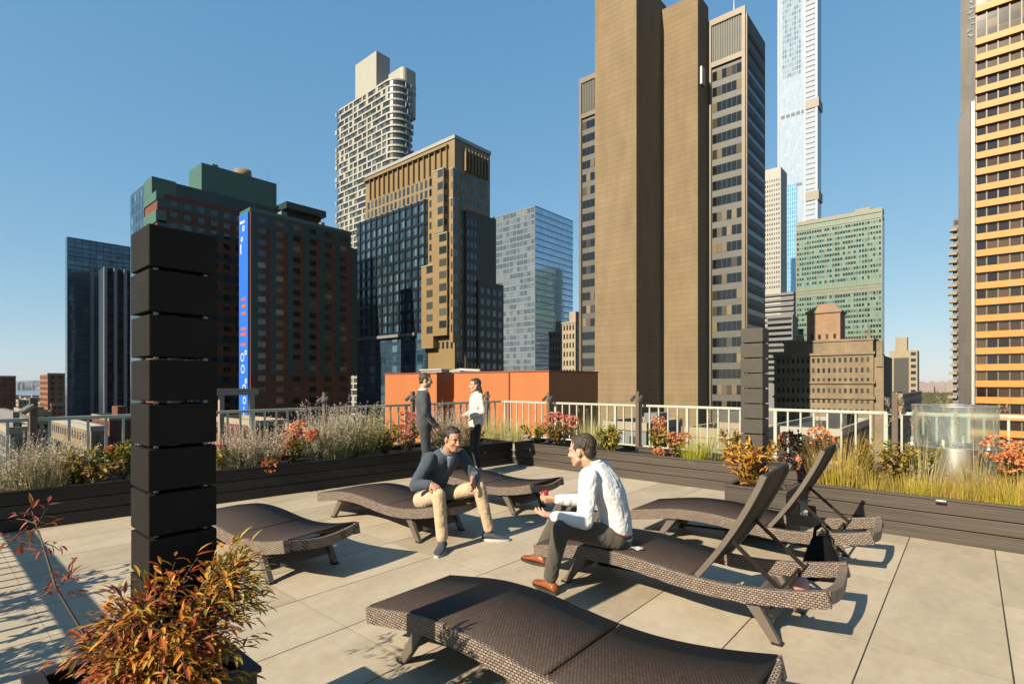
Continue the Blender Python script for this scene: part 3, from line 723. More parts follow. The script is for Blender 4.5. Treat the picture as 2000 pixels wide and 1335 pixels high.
# roof frame seen just past the left rail
t = empty("roof_frame", (*Wd(455, 24), -5), 0, "beige steel beam frame on posts on the next roof left of the blue banner", "steel frame")
ax, ay = Wd(412, 24); bx, by = onX(503, ax)[0], 0
zf = zat(764, 24)
mb = MB(); mb.box(ax-.12, ax+.12, ay, onX(503, ax)[0], zf-.18, zf+.12); wpart(mb, "beam", M_beige, t)
for px in (432, 492):
    yq = onX(px, ax)[0]; mb = MB(); mb.box(ax-.1, ax+.1, yq-.1, yq+.1, -5, zf-.18); wpart(mb, "post", M_beige, t)

def clutter(root, spots):
    for x, y, z, w_, h, k in spots:
        mb = MB()
        if k == 'box': mb.box(x-w_, x+w_, y-w_*.7, y+w_*.7, z, z+h); wpart(mb, "roof_unit", M_greyst, root, False, .05)
        elif k == 'mast': mb.tube([(x, y, z), (x, y, z+h)], [.14, .05], 6); wpart(mb, "mast", M_roofpipe, root)
        else: mb.tube([(x, y, z), (x, y, z+h*.8), (x, y, z+h)], [w_, w_, .1], 14); wpart(mb, "roof_tank", M_beige, root, True)
for o_ in list(col.objects):
    if o_.name == 'bronze_tower': clutter(o_, [(xb-6, yb+6, zb+.6, 1.5, 2.0, 'box'), (xb-14, yb+5, zb+.6, .1, 5.5, 'mast')])
    if o_.name == 'hotel_wing': clutter(o_, [(-147, 70, 48.3, 1.2, 1.6, 'box'), (-147, 82, 48.3, .8, 1.4, 'box'), (-146.5, 88, 48.3, .1, 4, 'mast')])
    if o_.name == 'hotel_block': clutter(o_, [(-175, 62, 67, 1.2, 1.3, 'box'), (-174, 78, 67, .1, 5, 'mast')])
    if o_.name == 'glass_office': clutter(o_, [(xg_-9, yg+8, zg, 2.5, 2.2, 'box'), (xg_-20, yg+7, zg, .1, 6, 'mast')])
    if o_.name == 'office_tower': clutter(o_, [(-43, 131, 88, .1, 6, 'mast')])
    if o_.name == 'stone_block': clutter(o_, [(xstl+6, yst+5, zA+3.6, 1.0, 3.0, 'tank'), (xstl+3.5, yst+6, zA+3.6, .8, 1.2, 'box')])
# ---------------------------------------------------------------- ground, river, park, far city
mb = MB(); mb.add([(-9300, -2900, GZ), (9300, -2900, GZ), (9300, 9700, GZ), (-9300, 9700, GZ)], [(0, 1, 2, 3)])
o = mb.build("ground", mat("city_ground", (.11, .105, .10), .9, 0, .5, .02)); o["kind"] = "structure"
def gpt(px, py): return Wd(px, F*(HC-GZ-.3)/(py-H))
mb = MB(); p = [gpt(-500, 782), gpt(180, 782), gpt(180, 757), gpt(-500, 757)]
mb.add([(x, y, GZ+.3) for x, y in p], [(0, 1, 2, 3)]); o = mb.build("river", mat("river_water", (.10, .14, .18), .15, 0, .1, .01)); o["kind"] = "structure"
mb = MB(); rr = random.Random(5)
for k in range(60):
    px = -420+k*12; d = 6500+rr.random()*1500; x, y = Wd(px, d); h = 60+rr.random()*55
    mb.ellipsoid((x, y, GZ), (420, 420, h), None, 10, 6)
o = mb.build("hills", mat("far_hills", (.16, .20, .24), .9, 0, .1, .002), smooth=True); o["kind"] = "structure"
mb = MB()
for k in range(420):
    s = k % 3
    px = rr.uniform(20, 330) if s == 0 else (rr.uniform(1740, 1900) if s == 1 else rr.uniform(400, 1750))
    d = rr.uniform(1500, 4500) if s == 0 else rr.uniform(3800, 6000)
    if s == 0 and 2050 < d < 6000 and px < 180: d = rr.uniform(6100, 7000)
    x, y = Wd(px, d); w = rr.uniform(10, 26); h = rr.uniform(15, 45) if d < 3000 else rr.uniform(40, 95)
    mb.box(x-w, x+w, y-w*.7, y+w*.7, GZ, GZ+h)
o = mb.build("distant_city", mat("distant_masonry", (.42, .33, .28), .9, 0, .3, .004)); tag(o, "hazy low far city along the horizon", "distant city", kind="stuff")
mb = MB()
for k in range(1500):
    px = rr.uniform(1730, 1905); d = 1150*(3.0**rr.random()); x, y = Wd(px, d); h = rr.uniform(11, 19); w = rr.uniform(5, 9)
    for q in range(7):
        a = rr.uniform(0, 6.28); r = w*.6*rr.random()
        cx, cy, cz = x+r*math.cos(a), y+r*math.sin(a), GZ+h*rr.uniform(.55, 1)
        s = w*rr.uniform(.35, .6); vs = []
        for v in ((1,0,0),(-1,0,0),(0,1,0),(0,-1,0),(0,0,1),(0,0,-1)):
            e = s*rr.uniform(.7, 1.3); vs.append((cx+v[0]*e, cy+v[1]*e, cz+v[2]*e*.8))
        mb.add(vs, [(0,2,4),(2,1,4),(1,3,4),(3,0,4),(2,0,5),(1,2,5),(3,1,5),(0,3,5)])
o = mb.build("park_trees", leafmat("park_foliage", [(.06, .07, .02), (.09, .10, .025), (.14, .12, .03), (.17, .10, .03), (.07, .085, .02)], .1, .8)); tag(o, "mass of green and rusty park treetops far away", "park trees", kind="stuff")
# ================================================================== TERRACE
def floormat():
    m, nt, b = newmat("porcelain_pavers"); N, L = nt.nodes, nt.links
    tc = N.new("ShaderNodeTexCoord"); sp = N.new("ShaderNodeSeparateXYZ"); L.new(tc.outputs["Object"], sp.inputs[0])
    def math_(op, a, c=None):
        n = N.new("ShaderNodeMath"); n.operation = op
        for i, q in enumerate((a, c)):
            if q is None: continue
            if isinstance(q, (int, float)): n.inputs[i].default_value = q
            else: L.new(q, n.inputs[i])
        return n.outputs[0]
    TX, TY = .6535, 1.30
    u = math_('DIVIDE', math_('ADD', sp.outputs[0], 1.13), TX)
    ci = math_('FLOOR', u); fu = math_('FRACT', u)
    left = math_('LESS_THAN', sp.outputs[0], -2.2)
    off = math_('ADD', math_('MULTIPLY', left, .7), -.0)          # joints line up differently left and right
    v = math_('DIVIDE', math_('ADD', sp.outputs[1], off), TY); fv = math_('FRACT', v); cj = math_('FLOOR', v)
    def line(f, per, w):
        d = math_('MULTIPLY', math_('MINIMUM', f, math_('SUBTRACT', 1.0, f)), per)
        return math_('LESS_THAN', d, w)
    ju = line(fu, TX, .0042); jv = line(fv, TY, .0020)
    w = N.new("ShaderNodeTexWhiteNoise"); w.noise_dimensions = '2D'; cb = N.new("ShaderNodeCombineXYZ"); L.new(ci, cb.inputs[0]); L.new(cj, cb.inputs[1]); L.new(cb.outputs[0], w.inputs["Vector"])
    n1 = N.new("ShaderNodeTexNoise"); n1.inputs["Scale"].default_value = 1.6; n1.inputs["Detail"].default_value = 8; n1.inputs["Roughness"].default_value = .7
    mp = N.new("ShaderNodeMapping"); mp.inputs["Scale"].default_value = (1.8, .7, 1); mp.inputs["Rotation"].default_value = (0, 0, .6)
    L.new(tc.outputs["Object"], mp.inputs[0]); L.new(mp.outputs[0], n1.inputs["Vector"])
    n2 = N.new("ShaderNodeTexNoise"); n2.inputs["Scale"].default_value = 14; n2.inputs["Detail"].default_value = 6; L.new(tc.outputs["Object"], n2.inputs["Vector"])
    t = math_('ADD', math_('ADD', math_('MULTIPLY', n1.outputs["Fac"], .75), math_('MULTIPLY', n2.outputs["Fac"], .26)), math_('MULTIPLY', w.outputs["Value"], .24))
    cr = N.new("ShaderNodeValToRGB"); el = cr.color_ramp.elements
    el[0].position = .46; el[0].color = (.248, .203, .142, 1); el[1].position = .80; el[1].color = (.355, .298, .222, 1)
    L.new(t, cr.inputs[0])
    m1 = N.new("ShaderNodeMix"); m1.data_type = 'RGBA'; L.new(jv, m1.inputs[0]); L.new(cr.outputs[0], m1.inputs[6]); m1.inputs[7].default_value = (.17,.135,.09,1)
    m2 = N.new("ShaderNodeMix"); m2.data_type = 'RGBA'; L.new(ju, m2.inputs[0]); L.new(m1.outputs[2], m2.inputs[6]); m2.inputs[7].default_value = (.03, .02, .013, 1)
    L.new(m2.outputs[2], b.inputs["Base Color"]); b.inputs["Roughness"].default_value = .62; b.inputs["Specular IOR Level"].default_value = .35
    jj = math_('MAXIMUM', ju, math_('MULTIPLY', jv, .5))
    bp = N.new("ShaderNodeBump"); bp.invert = True; bp.inputs["Strength"].default_value = .5; bp.inputs["Distance"].default_value = .006; L.new(jj, bp.inputs["Height"])
    b2 = N.new("ShaderNodeBump"); b2.inputs["Strength"].default_value = .06; b2.inputs["Distance"].default_value = .004; L.new(n2.outputs["Fac"], b2.inputs["Height"]); L.new(bp.outputs[0], b2.inputs["Normal"])
    L.new(b2.outputs[0], b.inputs["Normal"])
    return m
mb = MB(); mb.box(-11.0, 9, -9, 12.2, -.5, 0)
o = mb.build("terrace_floor", floormat()); o["kind"] = "structure"
mb = MB(); mb.box(-10.9, 8.9, -8.9, 12.1, GZ, -.5)
o = mb.build("building_below", M_greyst); tag(o, "grey building whose roof is the terrace", "building", kind="structure")

def plankmat(name, c, axis=0):
    """dark stained boards: grain drawn out along the board"""
    c = [q*ALB for q in c]; m, nt, b = newmat(name); N, L = nt.nodes, nt.links
    tc = N.new("ShaderNodeTexCoord"); mp = N.new("ShaderNodeMapping"); s = [9, 9, 60]; s[axis] = .8; mp.inputs["Scale"].default_value = s
    L.new(tc.outputs["Object"], mp.inputs[0]); n = N.new("ShaderNodeTexNoise"); n.inputs["Scale"].default_value = 1; n.inputs["Detail"].default_value = 7; n.inputs["Roughness"].default_value = .6
    L.new(mp.outputs[0], n.inputs["Vector"]); cr = N.new("ShaderNodeValToRGB"); el = cr.color_ramp.elements
    el[0].position = .3; el[0].color = (*[q*.55 for q in c], 1); el[1].position = .7; el[1].color = (*[q*1.35 for q in c], 1)
    L.new(n.outputs["Fac"], cr.inputs[0]); L.new(cr.outputs[0], b.inputs["Base Color"]); b.inputs["Roughness"].default_value = .55; b.inputs["Specular IOR Level"].default_value = .35
    bp = N.new("ShaderNodeBump"); bp.inputs["Strength"].default_value = .25; bp.inputs["Distance"].default_value = .004; L.new(n.outputs["Fac"], bp.inputs["Height"]); L.new(bp.outputs[0], b.inputs["Normal"])
    return m
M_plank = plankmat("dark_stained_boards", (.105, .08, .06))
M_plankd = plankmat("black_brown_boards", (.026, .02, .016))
M_soil = mat("potting_soil", (.035, .024, .016), .95, 0, .4, 12, .8, 40)
def planter(x, y, rz, L_, W_, h, label, m=M_plank, nb=3, group="board planters round the terrace", cat="planter"):
    """long box: front along local +x at local y=0, depth towards +y"""
    t = empty("planter_box", (x, y, 0), rz, label, cat, group)
    mb = MB(); bh = h/nb
    for k in range(nb):
        z0, z1 = k*bh+(.0 if k == 0 else .003), (k+1)*bh-.003
        mb.box(0, L_, 0, .035, z0+.004, z1); mb.box(0, L_, W_-.035, W_, z0+.004, z1)
        mb.box(.002, .037, .037, W_-.037, z0+.004, z1); mb.box(L_-.037, L_-.002, .037, W_-.037, z0+.004, z1)
    mb.build("board_wall", m, t, bevel=.003)
    mb = MB()
    mb.box(-.012, L_+.012, -.012, .05, h, h+.022); mb.box(-.012, L_+.012, W_-.05, W_+.012, h, h+.022)
    mb.box(-.012, .05, .052, W_-.052, h, h+.022); mb.box(L_-.05, L_+.012, .052, W_-.052, h, h+.022)
    mb.build("rim", m, t, bevel=.003)
    mb = MB(); n = max(6, int(L_/.12)); k = max(4, int(W_/.12)); vs = []; fs = []
    for i in range(n+1):
        for j in range(k+1):
            u, v = .04+(L_-.08)*i/n, .04+(W_-.08)*j/k
            vs.append((u, v, h-.05+.03*noise.noise(Vector((u*5, v*5, x)))))
    for i in range(n):
        for j in range(k): a = i*(k+1)+j; fs.append((a, a+k+1, a+k+2, a+1))
    mb.add(vs, fs); mb.build("soil", M_soil, t, True)
    return t
# left planter: runs away along the left edge, turned a few degrees
LA = Vector((-7.84, .2)); LB = Vector((-6.88, 7.95)); ldir = (LB-LA).normalized(); lang = math.atan2(ldir.y, ldir.x)
def lp(s, back=.35): # point s metres along the left planter front, `back` metres in from its face
    n = Vector((-ldir.y, ldir.x)); p = LA+ldir*s+n*back; return p.x, p.y
p0 = LA-ldir*2.6
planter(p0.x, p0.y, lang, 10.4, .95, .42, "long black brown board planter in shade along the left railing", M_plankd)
planter(-6.86, 7.97, 0, 5.1, .95, .41, "long dark board planter along the back railing below the tan slabs", M_plank)
planter(-1.42, 6.86, 0, 6.5, 2.6, .42, "wide dark board planter at the right that carries the glass drum", M_plank)
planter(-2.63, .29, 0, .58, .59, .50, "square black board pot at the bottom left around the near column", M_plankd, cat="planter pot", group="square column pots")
planter(-1.985, 5.75, 0, .60, .58, .50, "square dark board pot around the far column in front of the back planter", M_plank, cat="planter pot", group="square column pots")
# small grey wedge light on the right planter, white tag on the back one
o = MB(); px, d_ = onY(1838, 6.84); o.box(px-.045, px+.045, 6.80, 6.856, .405, .43); q = o.build("step_light", mat("grey_cast_metal", (.3, .29, .27), .4, .6, .1), bevel=.006); tag(q, "small grey step light on the front of the right planter", "light")

# ---------------------------------------------------------------- stacked columns
M_black = mat("black_stained_block", (.024, .020, .017), .7, 0, .3, 6, .15, 60, .12)
M_spacer = mat("steel_spacer", (.5, .47, .42), .35, .9, .05)
def column(x, y, label, n, pitch=.161, s=.225, top=2.168, m=None):
    t = empty("stacked_column", (x, y, .0), 0, label, "column", "stacked block columns")
    gap = .012
    for k in range(n):
        z1 = top-k*pitch; z0 = z1-pitch+gap
        j = (rnd.random()-.5)*.004
        mb = MB(); mb.box(-s/2+j, s/2+j, -s/2-j, s/2-j, z0, z1); mb.build("block", m or M_black, t, bevel=.004)
        if k < n-1:
            mb = MB()
            for sx in (-1, 1):
                for sy in (-1, 1): mb.tube([(sx*s*.36, sy*s*.36, z0-gap+.001), (sx*s*.36, sy*s*.36, z0-.001)], .009, 8)
            mb.build("spacer", M_spacer, t)
    mb = MB(); mb.tube([(0, 0, .42), (0, 0, top-.02)], .022, 8); mb.build("core_post", M_spacer, t)
    return t
column(-2.311, .678, "tall column of stacked black blocks in the near left foreground", 10)
cx, cd = onX(1490, -1.735)
column(-1.776, 6.08, "slim column of stacked dark blocks standing before the black tower", 10, .163, .225, 2.19, mat('dark_brown_block', (.095, .078, .06), .6, 0, .25, 5, .15, 60, .3))

# ---------------------------------------------------------------- railings
M_rail = mat("pale_green_grey_paint", (.62, .66, .55), .4, .1, .08, 4)
def railing(x, y, rz, L_, hr, label, pitch=.23, cap=.055, capw=.06):
    t = empty("railing", (x, y, 0), rz, label, "railing", "metal railings")
    mb = MB(); mb.box(0, L_, -capw/2, capw/2, hr-cap, hr); mb.build("top_rail", M_rail, t, bevel=.006)
    mb = MB(); mb.box(0, L_, -.02, .02, .08, .12); mb.build("bottom_rail", M_rail, t)
    mb = MB(); mb.box(-.016, .016, -.016, .016, .1205, hr-cap-.0005); bal = mb.mesh("baluster"); bal.materials.append(M_rail)
    mb = MB(); mb.box(-.03, .03, -.028, .028, .002, hr-cap-.0005); mb.box(-.06, .06, -.06, .06, 0, .012); pst = mb.mesh("post"); pst.materials.append(M_rail)
    k = 0; u = .1
    while u < L_-.05:
        o = bpy.data.objects.new("post" if k % 8 == 0 else "baluster", pst if k % 8 == 0 else bal); col.objects.link(o); o.parent = t; o.location = (u, 0, 0)
        u += pitch; k += 1
    return t
railing(-10.45, 11.6, 0, 14.2, 1.09, "pale painted metal railing along the back of the terrace below the towers")
railing(-10.5, -1.2, R(90), 12.75, 1.09, "pale metal railing along the left edge of the terrace beyond the left planter")
railing(-10.5, -.92, 0, 7.6, 1.12, "metal railing with a broad flat top left of the camera, outside the photo", .20, .06, .17)
# ---------------------------------------------------------------- wooden lamp posts on the railing
M_post = mat("weathered_brown_post", (.16, .115, .075), .7, 0, .25, 8, .3, 60)
M_lampg = mat("grey_lamp_metal", (.30, .28, .25), .4, .7, .1)
M_lens = mat('lamp_lens_glass', (.12, .12, .11), .1, 0, .05)
def lamp_post(px, line, top, label, w=.09):
    if line == 'B': Y = 11.45; X, d = onY(px, Y)
    else: X = -10.36; Y, d = onX(px, X)
    t = empty("lamp_post", (X, Y, 0), 0, label, "lamp post", "wooden lamp posts at the railings")
    zt = zat(top, d)
    mb = MB(); mb.box(-w/2, w/2, -w/2, w/2, 0, zt); mb.build("post", M_post, t, bevel=.008)
    for sx in (-1, 1):
        mb = MB(); zz = zt-.16; mb.tube([(sx*w*.5, -.02, zz), (sx*(w*.5+.05), -.05, zz)], .012, 8); mb.tube([(sx*(w*.5+.05), .0, zz+.05), (sx*(w*.5+.055), -.12, zz-.05)], [.034, .042], 12)
        so_ = mb.build("spotlight", M_lampg, t)
        mb = MB(); mb.tube([(sx*(w*.5+.055), -.1205, zz-.0505), (sx*(w*.5+.055), -.128, zz-.057)], .036, 12); mb.build("lens", M_lens, so_)
for px, ln, top, lb in ((65, 'L', 776, "wooden lamp post at the far left end of the left railing"), (635, 'L', 766, "wooden lamp post on the left railing above the sage plants"),
                        (806, 'L', 764, "wooden lamp post just behind the standing man in the suit"), (951, 'B', 764, "wooden lamp post just behind the woman in white"),
                        (1072, 'B', 766, "wooden lamp post at the right edge of the orange bulkhead"), (1246, 'B', 764, "wooden lamp post between the two tan slabs"),
                        (1748, 'B', 766, "wooden lamp post in front of the narrow pale block")):
    lamp_post(px, ln, top, lb)

# ---------------------------------------------------------------- steel and glass drum
t = empty("fire_drum", (-.15, 8.2, .40), 0, "round brushed steel drum with a clear glass wind screen in the right planter", "fire pit")
mb = MB(); n = 64
def cyl(mb, r0, r1, z0, z1, n=64, th=.0):
    r0 *= .76; r1 *= .76
    mb.loft([[(r0*math.cos(2*math.pi*k/n), r0*math.sin(2*math.pi*k/n), z0) for k in range(n)], [(r1*math.cos(2*math.pi*k/n), r1*math.sin(2*math.pi*k/n), z1) for k in range(n)]], False)
cyl(mb, .56, .56, 0.0, .42); cyl(mb, .56, .585, .42, .425); cyl(mb, .585, .585, .425, .46); cyl(mb, .585, .50, .46, .462); cyl(mb, .50, .50, .462, .30)
M_steel = mat("brushed_steel", (1.9, 1.88, 1.85), .24, 1., .05, 2, .03, 300)
mb.build("steel_ring", M_steel, t, True)
mb = MB(); mb.ellipsoid((0, 0, .30), (.38, .38, .03), None, 40, 6); mb.build("ash_bed", mat("grey_ash", (.2, .19, .18), .9, 0, .3, 20), t, True)
gm, nt, b = newmat("clear_screen_glass"); b.inputs["Base Color"].default_value = (.80, .86, .82, 1); b.inputs["Roughness"].default_value = .04; b.inputs["Transmission Weight"].default_value = .96; b.inputs["IOR"].default_value = 1.45
mb = MB(); cyl(mb, .53, .53, .463, .93); cyl(mb, .53, .518, .93, .931); cyl(mb, .518, .518, .931, .463); mb.build("glass_screen", gm, t, True)
mb = MB(); cyl(mb, .536, .536, .925, .94); cyl(mb, .536, .512, .94, .941); cyl(mb, .512, .512, .941, .925); mb.build("screen_rim", M_steel, t, True)
for k in range(6):
    a = 2*math.pi*(k+.3)/6; mb = MB(); mb.box(.41*math.cos(a)-.012, .41*math.cos(a)+.012, .41*math.sin(a)-.012, .41*math.sin(a)+.012, .46, .55); mb.build("clip", M_steel, t)

# ---------------------------------------------------------------- loungers
def wickermat(name, c, dark, sx=.020, sz=.012, bump=.6, ro=.5, sp_=.4):
    c, dark = [q*ALB for q in c], [q*ALB for q in dark]
    m, nt, b = newmat(name); N, L = nt.nodes, nt.links
    tc = N.new("ShaderNodeTexCoord"); sp = N.new("ShaderNodeSeparateXYZ"); L.new(tc.outputs["Object"], sp.inputs[0])
    ad = N.new("ShaderNodeMath"); ad.operation = 'ADD'; L.new(sp.outputs[1], ad.inputs[0]); L.new(sp.outputs[2], ad.inputs[1])
    cb = N.new("ShaderNodeCombineXYZ"); L.new(sp.outputs[0], cb.inputs[0]); L.new(ad.outputs[0], cb.inputs[1])
    br = N.new("ShaderNodeTexBrick"); br.inputs["Scale"].default_value = 1; br.offset = .5
    br.inputs["Brick Width"].default_value = sx*2; br.inputs["Row Height"].default_value = sz; br.inputs["Mortar Size"].default_value = sz*.22; br.inputs["Mortar Smooth"].default_value = .6; br.inputs["Bias"].default_value = 0
    br.inputs["Color1"].default_value = (*c, 1); br.inputs["Color2"].default_value = (*[q*.6 for q in c], 1); br.inputs["Mortar"].default_value = (*dark, 1)
    L.new(cb.outputs[0], br.inputs["Vector"]); L.new(br.outputs["Color"], b.inputs["Base Color"]); b.inputs["Roughness"].default_value = ro; b.inputs["Specular IOR Level"].default_value = sp_
    bp = N.new("ShaderNodeBump"); bp.invert = True; bp.inputs["Strength"].default_value = bump; bp.inputs["Distance"].default_value = .004
    L.new(br.outputs["Fac"], bp.inputs["Height"]); L.new(bp.outputs[0], b.inputs["Normal"])
    return m
M_wick = wickermat("brown_resin_wicker", (.50, .375, .29), (.05, .034, .026), .0115, .0145)
M_sling = wickermat("dark_brown_sling_weave", (.115, .070, .050), (.028, .017, .012), .009, .015, .6, .62, .3)
M_legs = mat("brown_lounger_leg", (.19, .15, .115), .5, 0, .15, 6, .1)
M_rod = mat("dark_steel_rod", (.045, .035, .03), .4, .6, .1)
LW = .70; LL = 2.14; HG = 1.35
KZ = [(0, .25), (.2, .287), (.45, .33), (.65, .346), (.85, .346), (1.05, .331), (1.25, .313), (1.45, .305), (1.65, .315), (1.85, .342), (2.0, .372), (2.14, .405)]
def zprof(s):
    s = min(max(s, 0), LL)
    for i in range(len(KZ)-1):
        a, b = KZ[i], KZ[i+1]
        if a[0] <= s <= b[0]:
            p0 = KZ[max(i-1, 0)]; p3 = KZ[min(i+2, len(KZ)-1)]; h = b[0]-a[0]; t = (s-a[0])/h
            m1 = (b[1]-p0[1])/(b[0]-p0[0])*h if i > 0 else (b[1]-a[1]); m2 = (p3[1]-a[1])/(p3[0]-a[0])*h if i < len(KZ)-2 else (b[1]-a[1])
            return (2*t**3-3*t**2+1)*a[1]+(t**3-2*t**2+t)*m1+(-2*t**3+3*t**2)*b[1]+(t**3-t**2)*m2
    return KZ[-1][1]
def ribbon(mb, pts, y0, y1, th):
    """sheet that follows pts (s,z), between y0 and y1, th thick below"""
    n = len(pts); vs = []
    for i, (s, z) in enumerate(pts):
        a = pts[max(i-1, 0)]; b = pts[min(i+1, n-1)]; dx, dz = b[0]-a[0], b[1]-a[1]; l = math.hypot(dx, dz) or 1
        nx, nz = -dz/l*th, dx/l*th
        vs.append([(s, y0, z), (s, y1, z), (s-nx, y1, z-nz), (s-nx, y0, z-nz)])
    mb.loft(vs, True)
def lounger(x, y, rz, label, raised=False):
    t = empty("sun_lounger", (x, y, 0), rz, label, "sun lounger", "wicker sun loungers")
    for sy, nm in ((0, 'side_rail'), (1, 'side_rail')):
        mb = MB(); y0 = 0 if sy == 0 else LW-.05
        ribbon(mb, [(i*LL/54, zprof(i*LL/54)) for i in range(55)], y0, y0+.05, .098); mb.build("side_rail", M_wick, t, bevel=.006)
    mb = MB(); z = zprof(0); mb.box(.001, .05, .0515, LW-.0515, z-.098, z-.004); mb.build("foot_rail", M_wick, t, bevel=.006)
    mb = MB(); pts = []
    for k in range(13):
        v = k/12; bow = math.sin(math.pi*v); pts.append((LL-.015+.02*bow, .05+(LW-.1)*v, zprof(LL)-.05-.035*bow))
    for a, b_ in zip(pts[:-1], pts[1:]): mb.bar(a, b_, .05, .075)
    mb.build("head_rail", M_wick, t)
    def sl(s0, s1, y0=.022, y1=LW-.022, lift=.008, th=.016):
        n = max(3, int((s1-s0)/.04)); mb = MB(); ribbon(mb, [(s0+(s1-s0)*i/n, zprof(s0+(s1-s0)*i/n)+lift) for i in range(n+1)], y0, y1, th); return mb
    sl(.02, HG-.008).build("seat_sling", M_sling, t, True)
    if not raised:
        bk = sl(HG+.008, LL-.015).build("backrest", M_sling, t, True)
    else:
        pts = []
        for i in range(22):
            v = i/21*.83; ang = R(51)+R(16)*v/.83
            if i == 0: p = [HG+.01, zprof(HG)+.012]
            else: p = [p[0]+math.cos(ang)*.83/21, p[1]+math.sin(ang)*.83/21]
            pts.append(tuple(p))
        mb = MB(); ribbon(mb, pts, .03, LW-.03, .014); bk = mb.build("backrest", M_sling, t, True)
        for y0 in (.022, LW-.047):
            mb = MB(); ribbon(mb, [(q[0], q[1]+.003) for q in pts], y0, y0+.025, .034); mb.build("back_frame", M_legs, t)
        for sy in (.06, LW-.06):
            mb = MB(); a = pts[9]; mb.bar((a[0]+.01, sy, a[1]-.01), (1.90, sy, zprof(1.90)-.03), .022, .022, (0, 1, 0)); mb.bar((1.76, sy+.015, .10), (1.92, sy+.015, zprof(1.90)+.0), .016, .016, (0, 1, 0)); mb.build("strut", M_rod, t)
        mb = MB(); mb.tube([(1.86, .05, .30), (1.86, LW-.05, .30)], .012, 8); mb.build("support_bar", M_rod, t)
    for s0, lean in ((.46, -.17), (1.70, .16)):
        zt = zprof(s0)-.09
        for sy in (.055, LW-.055):
            mb = MB(); w = .022
            mb.loft([[(s0-.035, sy-w, zt), (s0+.055, sy-w, zt), (s0+.055, sy+w, zt), (s0-.035, sy+w, zt)], [(s0+lean-.02, sy-w, 0), (s0+lean+.035, sy-w, 0), (s0+lean+.035, sy+w, 0), (s0+lean-.02, sy+w, 0)]])
            lo_ = mb.build("leg", M_legs, t, bevel=.004)
            mb = MB(); mb.box(s0+lean-.024, s0+lean+.039, sy-w-.003, sy+w+.003, .001, .014); mb.build("foot_pad", M_rod, lo_)
        mb = MB(); f = .62; zb_ = zt*(1-f); sb = s0+lean*f
        mb.loft([[(s0-.01, .08, zt-.002), (s0+.015, .08, zt-.002), (s0+.015, LW-.08, zt-.002), (s0-.01, LW-.08, zt-.002)], [(sb-.005, .08, zb_), (sb+.02, .08, zb_), (sb+.02, LW-.08, zb_), (sb-.005, LW-.08, zb_)]])
        mb.build("leg_panel", M_legs, t)
    mb = MB(); mb.tube([(.42, LW/2, .10), (1.0, LW/2, .13), (1.74, LW/2, .10)], .014, 8); mb.build("stretcher", M_rod, t)
    return t
lounger(-2.76, 1.82, R(0.5), "dark brown lounger lying flat in the near foreground")
lounger(-2.76, 3.44, R(0.5), "lounger with raised back that the man in the white shirt sits on", True)
lounger(-2.74, 5.06, R(0.5), "empty lounger with raised back behind the white shirt man, near the right planter", True)
lounger(-6.08, 1.73, R(4), "flat lounger between the near column and the seated man, lowest on the left")
lounger(-6.05, 3.31, R(0.8), "flat lounger that the man in the navy jacket sits on")
lounger(-6.05, 4.76, R(1.5), "flat lounger behind the navy jacket man, farthest of the three on the left")

# ---------------------------------------------------------------- loose things
o = MB(); o.ellipsoid((0, 0, .085), (.085, .085, .085), None, 32, 18); bx, by = Wd(1556, 3.98)
q = o.build("ball", mat("dusty_pink_rubber", (.7, .35, .30), .5, 0, .06, 20, .05), None, True, (bx, by, .0)); q.location.z = .0
tag(q, "dusty pink ball lying on the paving under the raised back lounger", "ball")
# black tote bag standing between the raised loungers
bx, by = Wd(1604, 4.32)
t = empty("tote_bag", (bx, by, 0), R(25), "black tapered tote bag on the paving between the two raised loungers", "bag")
M_bag = mat("black_bag_fabric", (.010, .009, .009), .9, 0, .2, 20, .4, 60, .1)
mb = MB(); rings = []
for k, (z, w, dp) in enumerate(((.0, .125, .07), (.03, .14, .08), (.12, .125, .075), (.22, .095, .06), (.30, .065, .04), (.345, .05, .028))):
    rings.append([(w*math.copysign(abs(math.cos(a))**.6, math.cos(a))+.012*math.sin(5*a+k), dp*math.copysign(abs(math.sin(a))**.6, math.sin(a)), z) for a in [2*math.pi*i/24 for i in range(24)]])
mb.loft(rings); mb.build("bag_body", M_bag, t, True)
mb = MB()
for sy in (-.02, .02): mb.tube([(-.05, sy, .33), (-.045, sy, .40), (0, sy, .44), (.045, sy, .40), (.05, sy, .33)], .008, 8)
mb.build("handle", M_bag, t, True)
M_paper = mat("white_paper", (.75, .73, .68), .7, 0, .05)
def napkin(px, py, z, rz, label, s=.05):
    d = F*(HC-z)/(py-H); x, y = Wd(px, d)
    mb = MB(); vs = []; n = 6
    for i in range(n+1):
        for j in range(n+1):
            u, v = (i/n-.5)*2, (j/n-.5)*2; vs.append((u*s*1.3, v*s*.7, .012+.02*noise.noise(Vector((u*1.7, v*1.7, px)))))
    fs = [(i*(n+1)+j, (i+1)*(n+1)+j, (i+1)*(n+1)+j+1, i*(n+1)+j+1) for i in range(n) for j in range(n)]
    mb.add(vs, fs); o = mb.build("paper_napkin", M_paper, None, True, (x, y, z)); o.rotation_euler.z = rz
    tag(o, label, "napkin")
    sd = o.modifiers.new("thick", 'SOLIDIFY'); sd.thickness = .002
napkin(1240, 1071, .352, .4, "crumpled white napkin on the lounger behind the man in the white shirt")
napkin(1441, 1146, .0, .8, "small folded white paper on the paving under the occupied raised lounger")
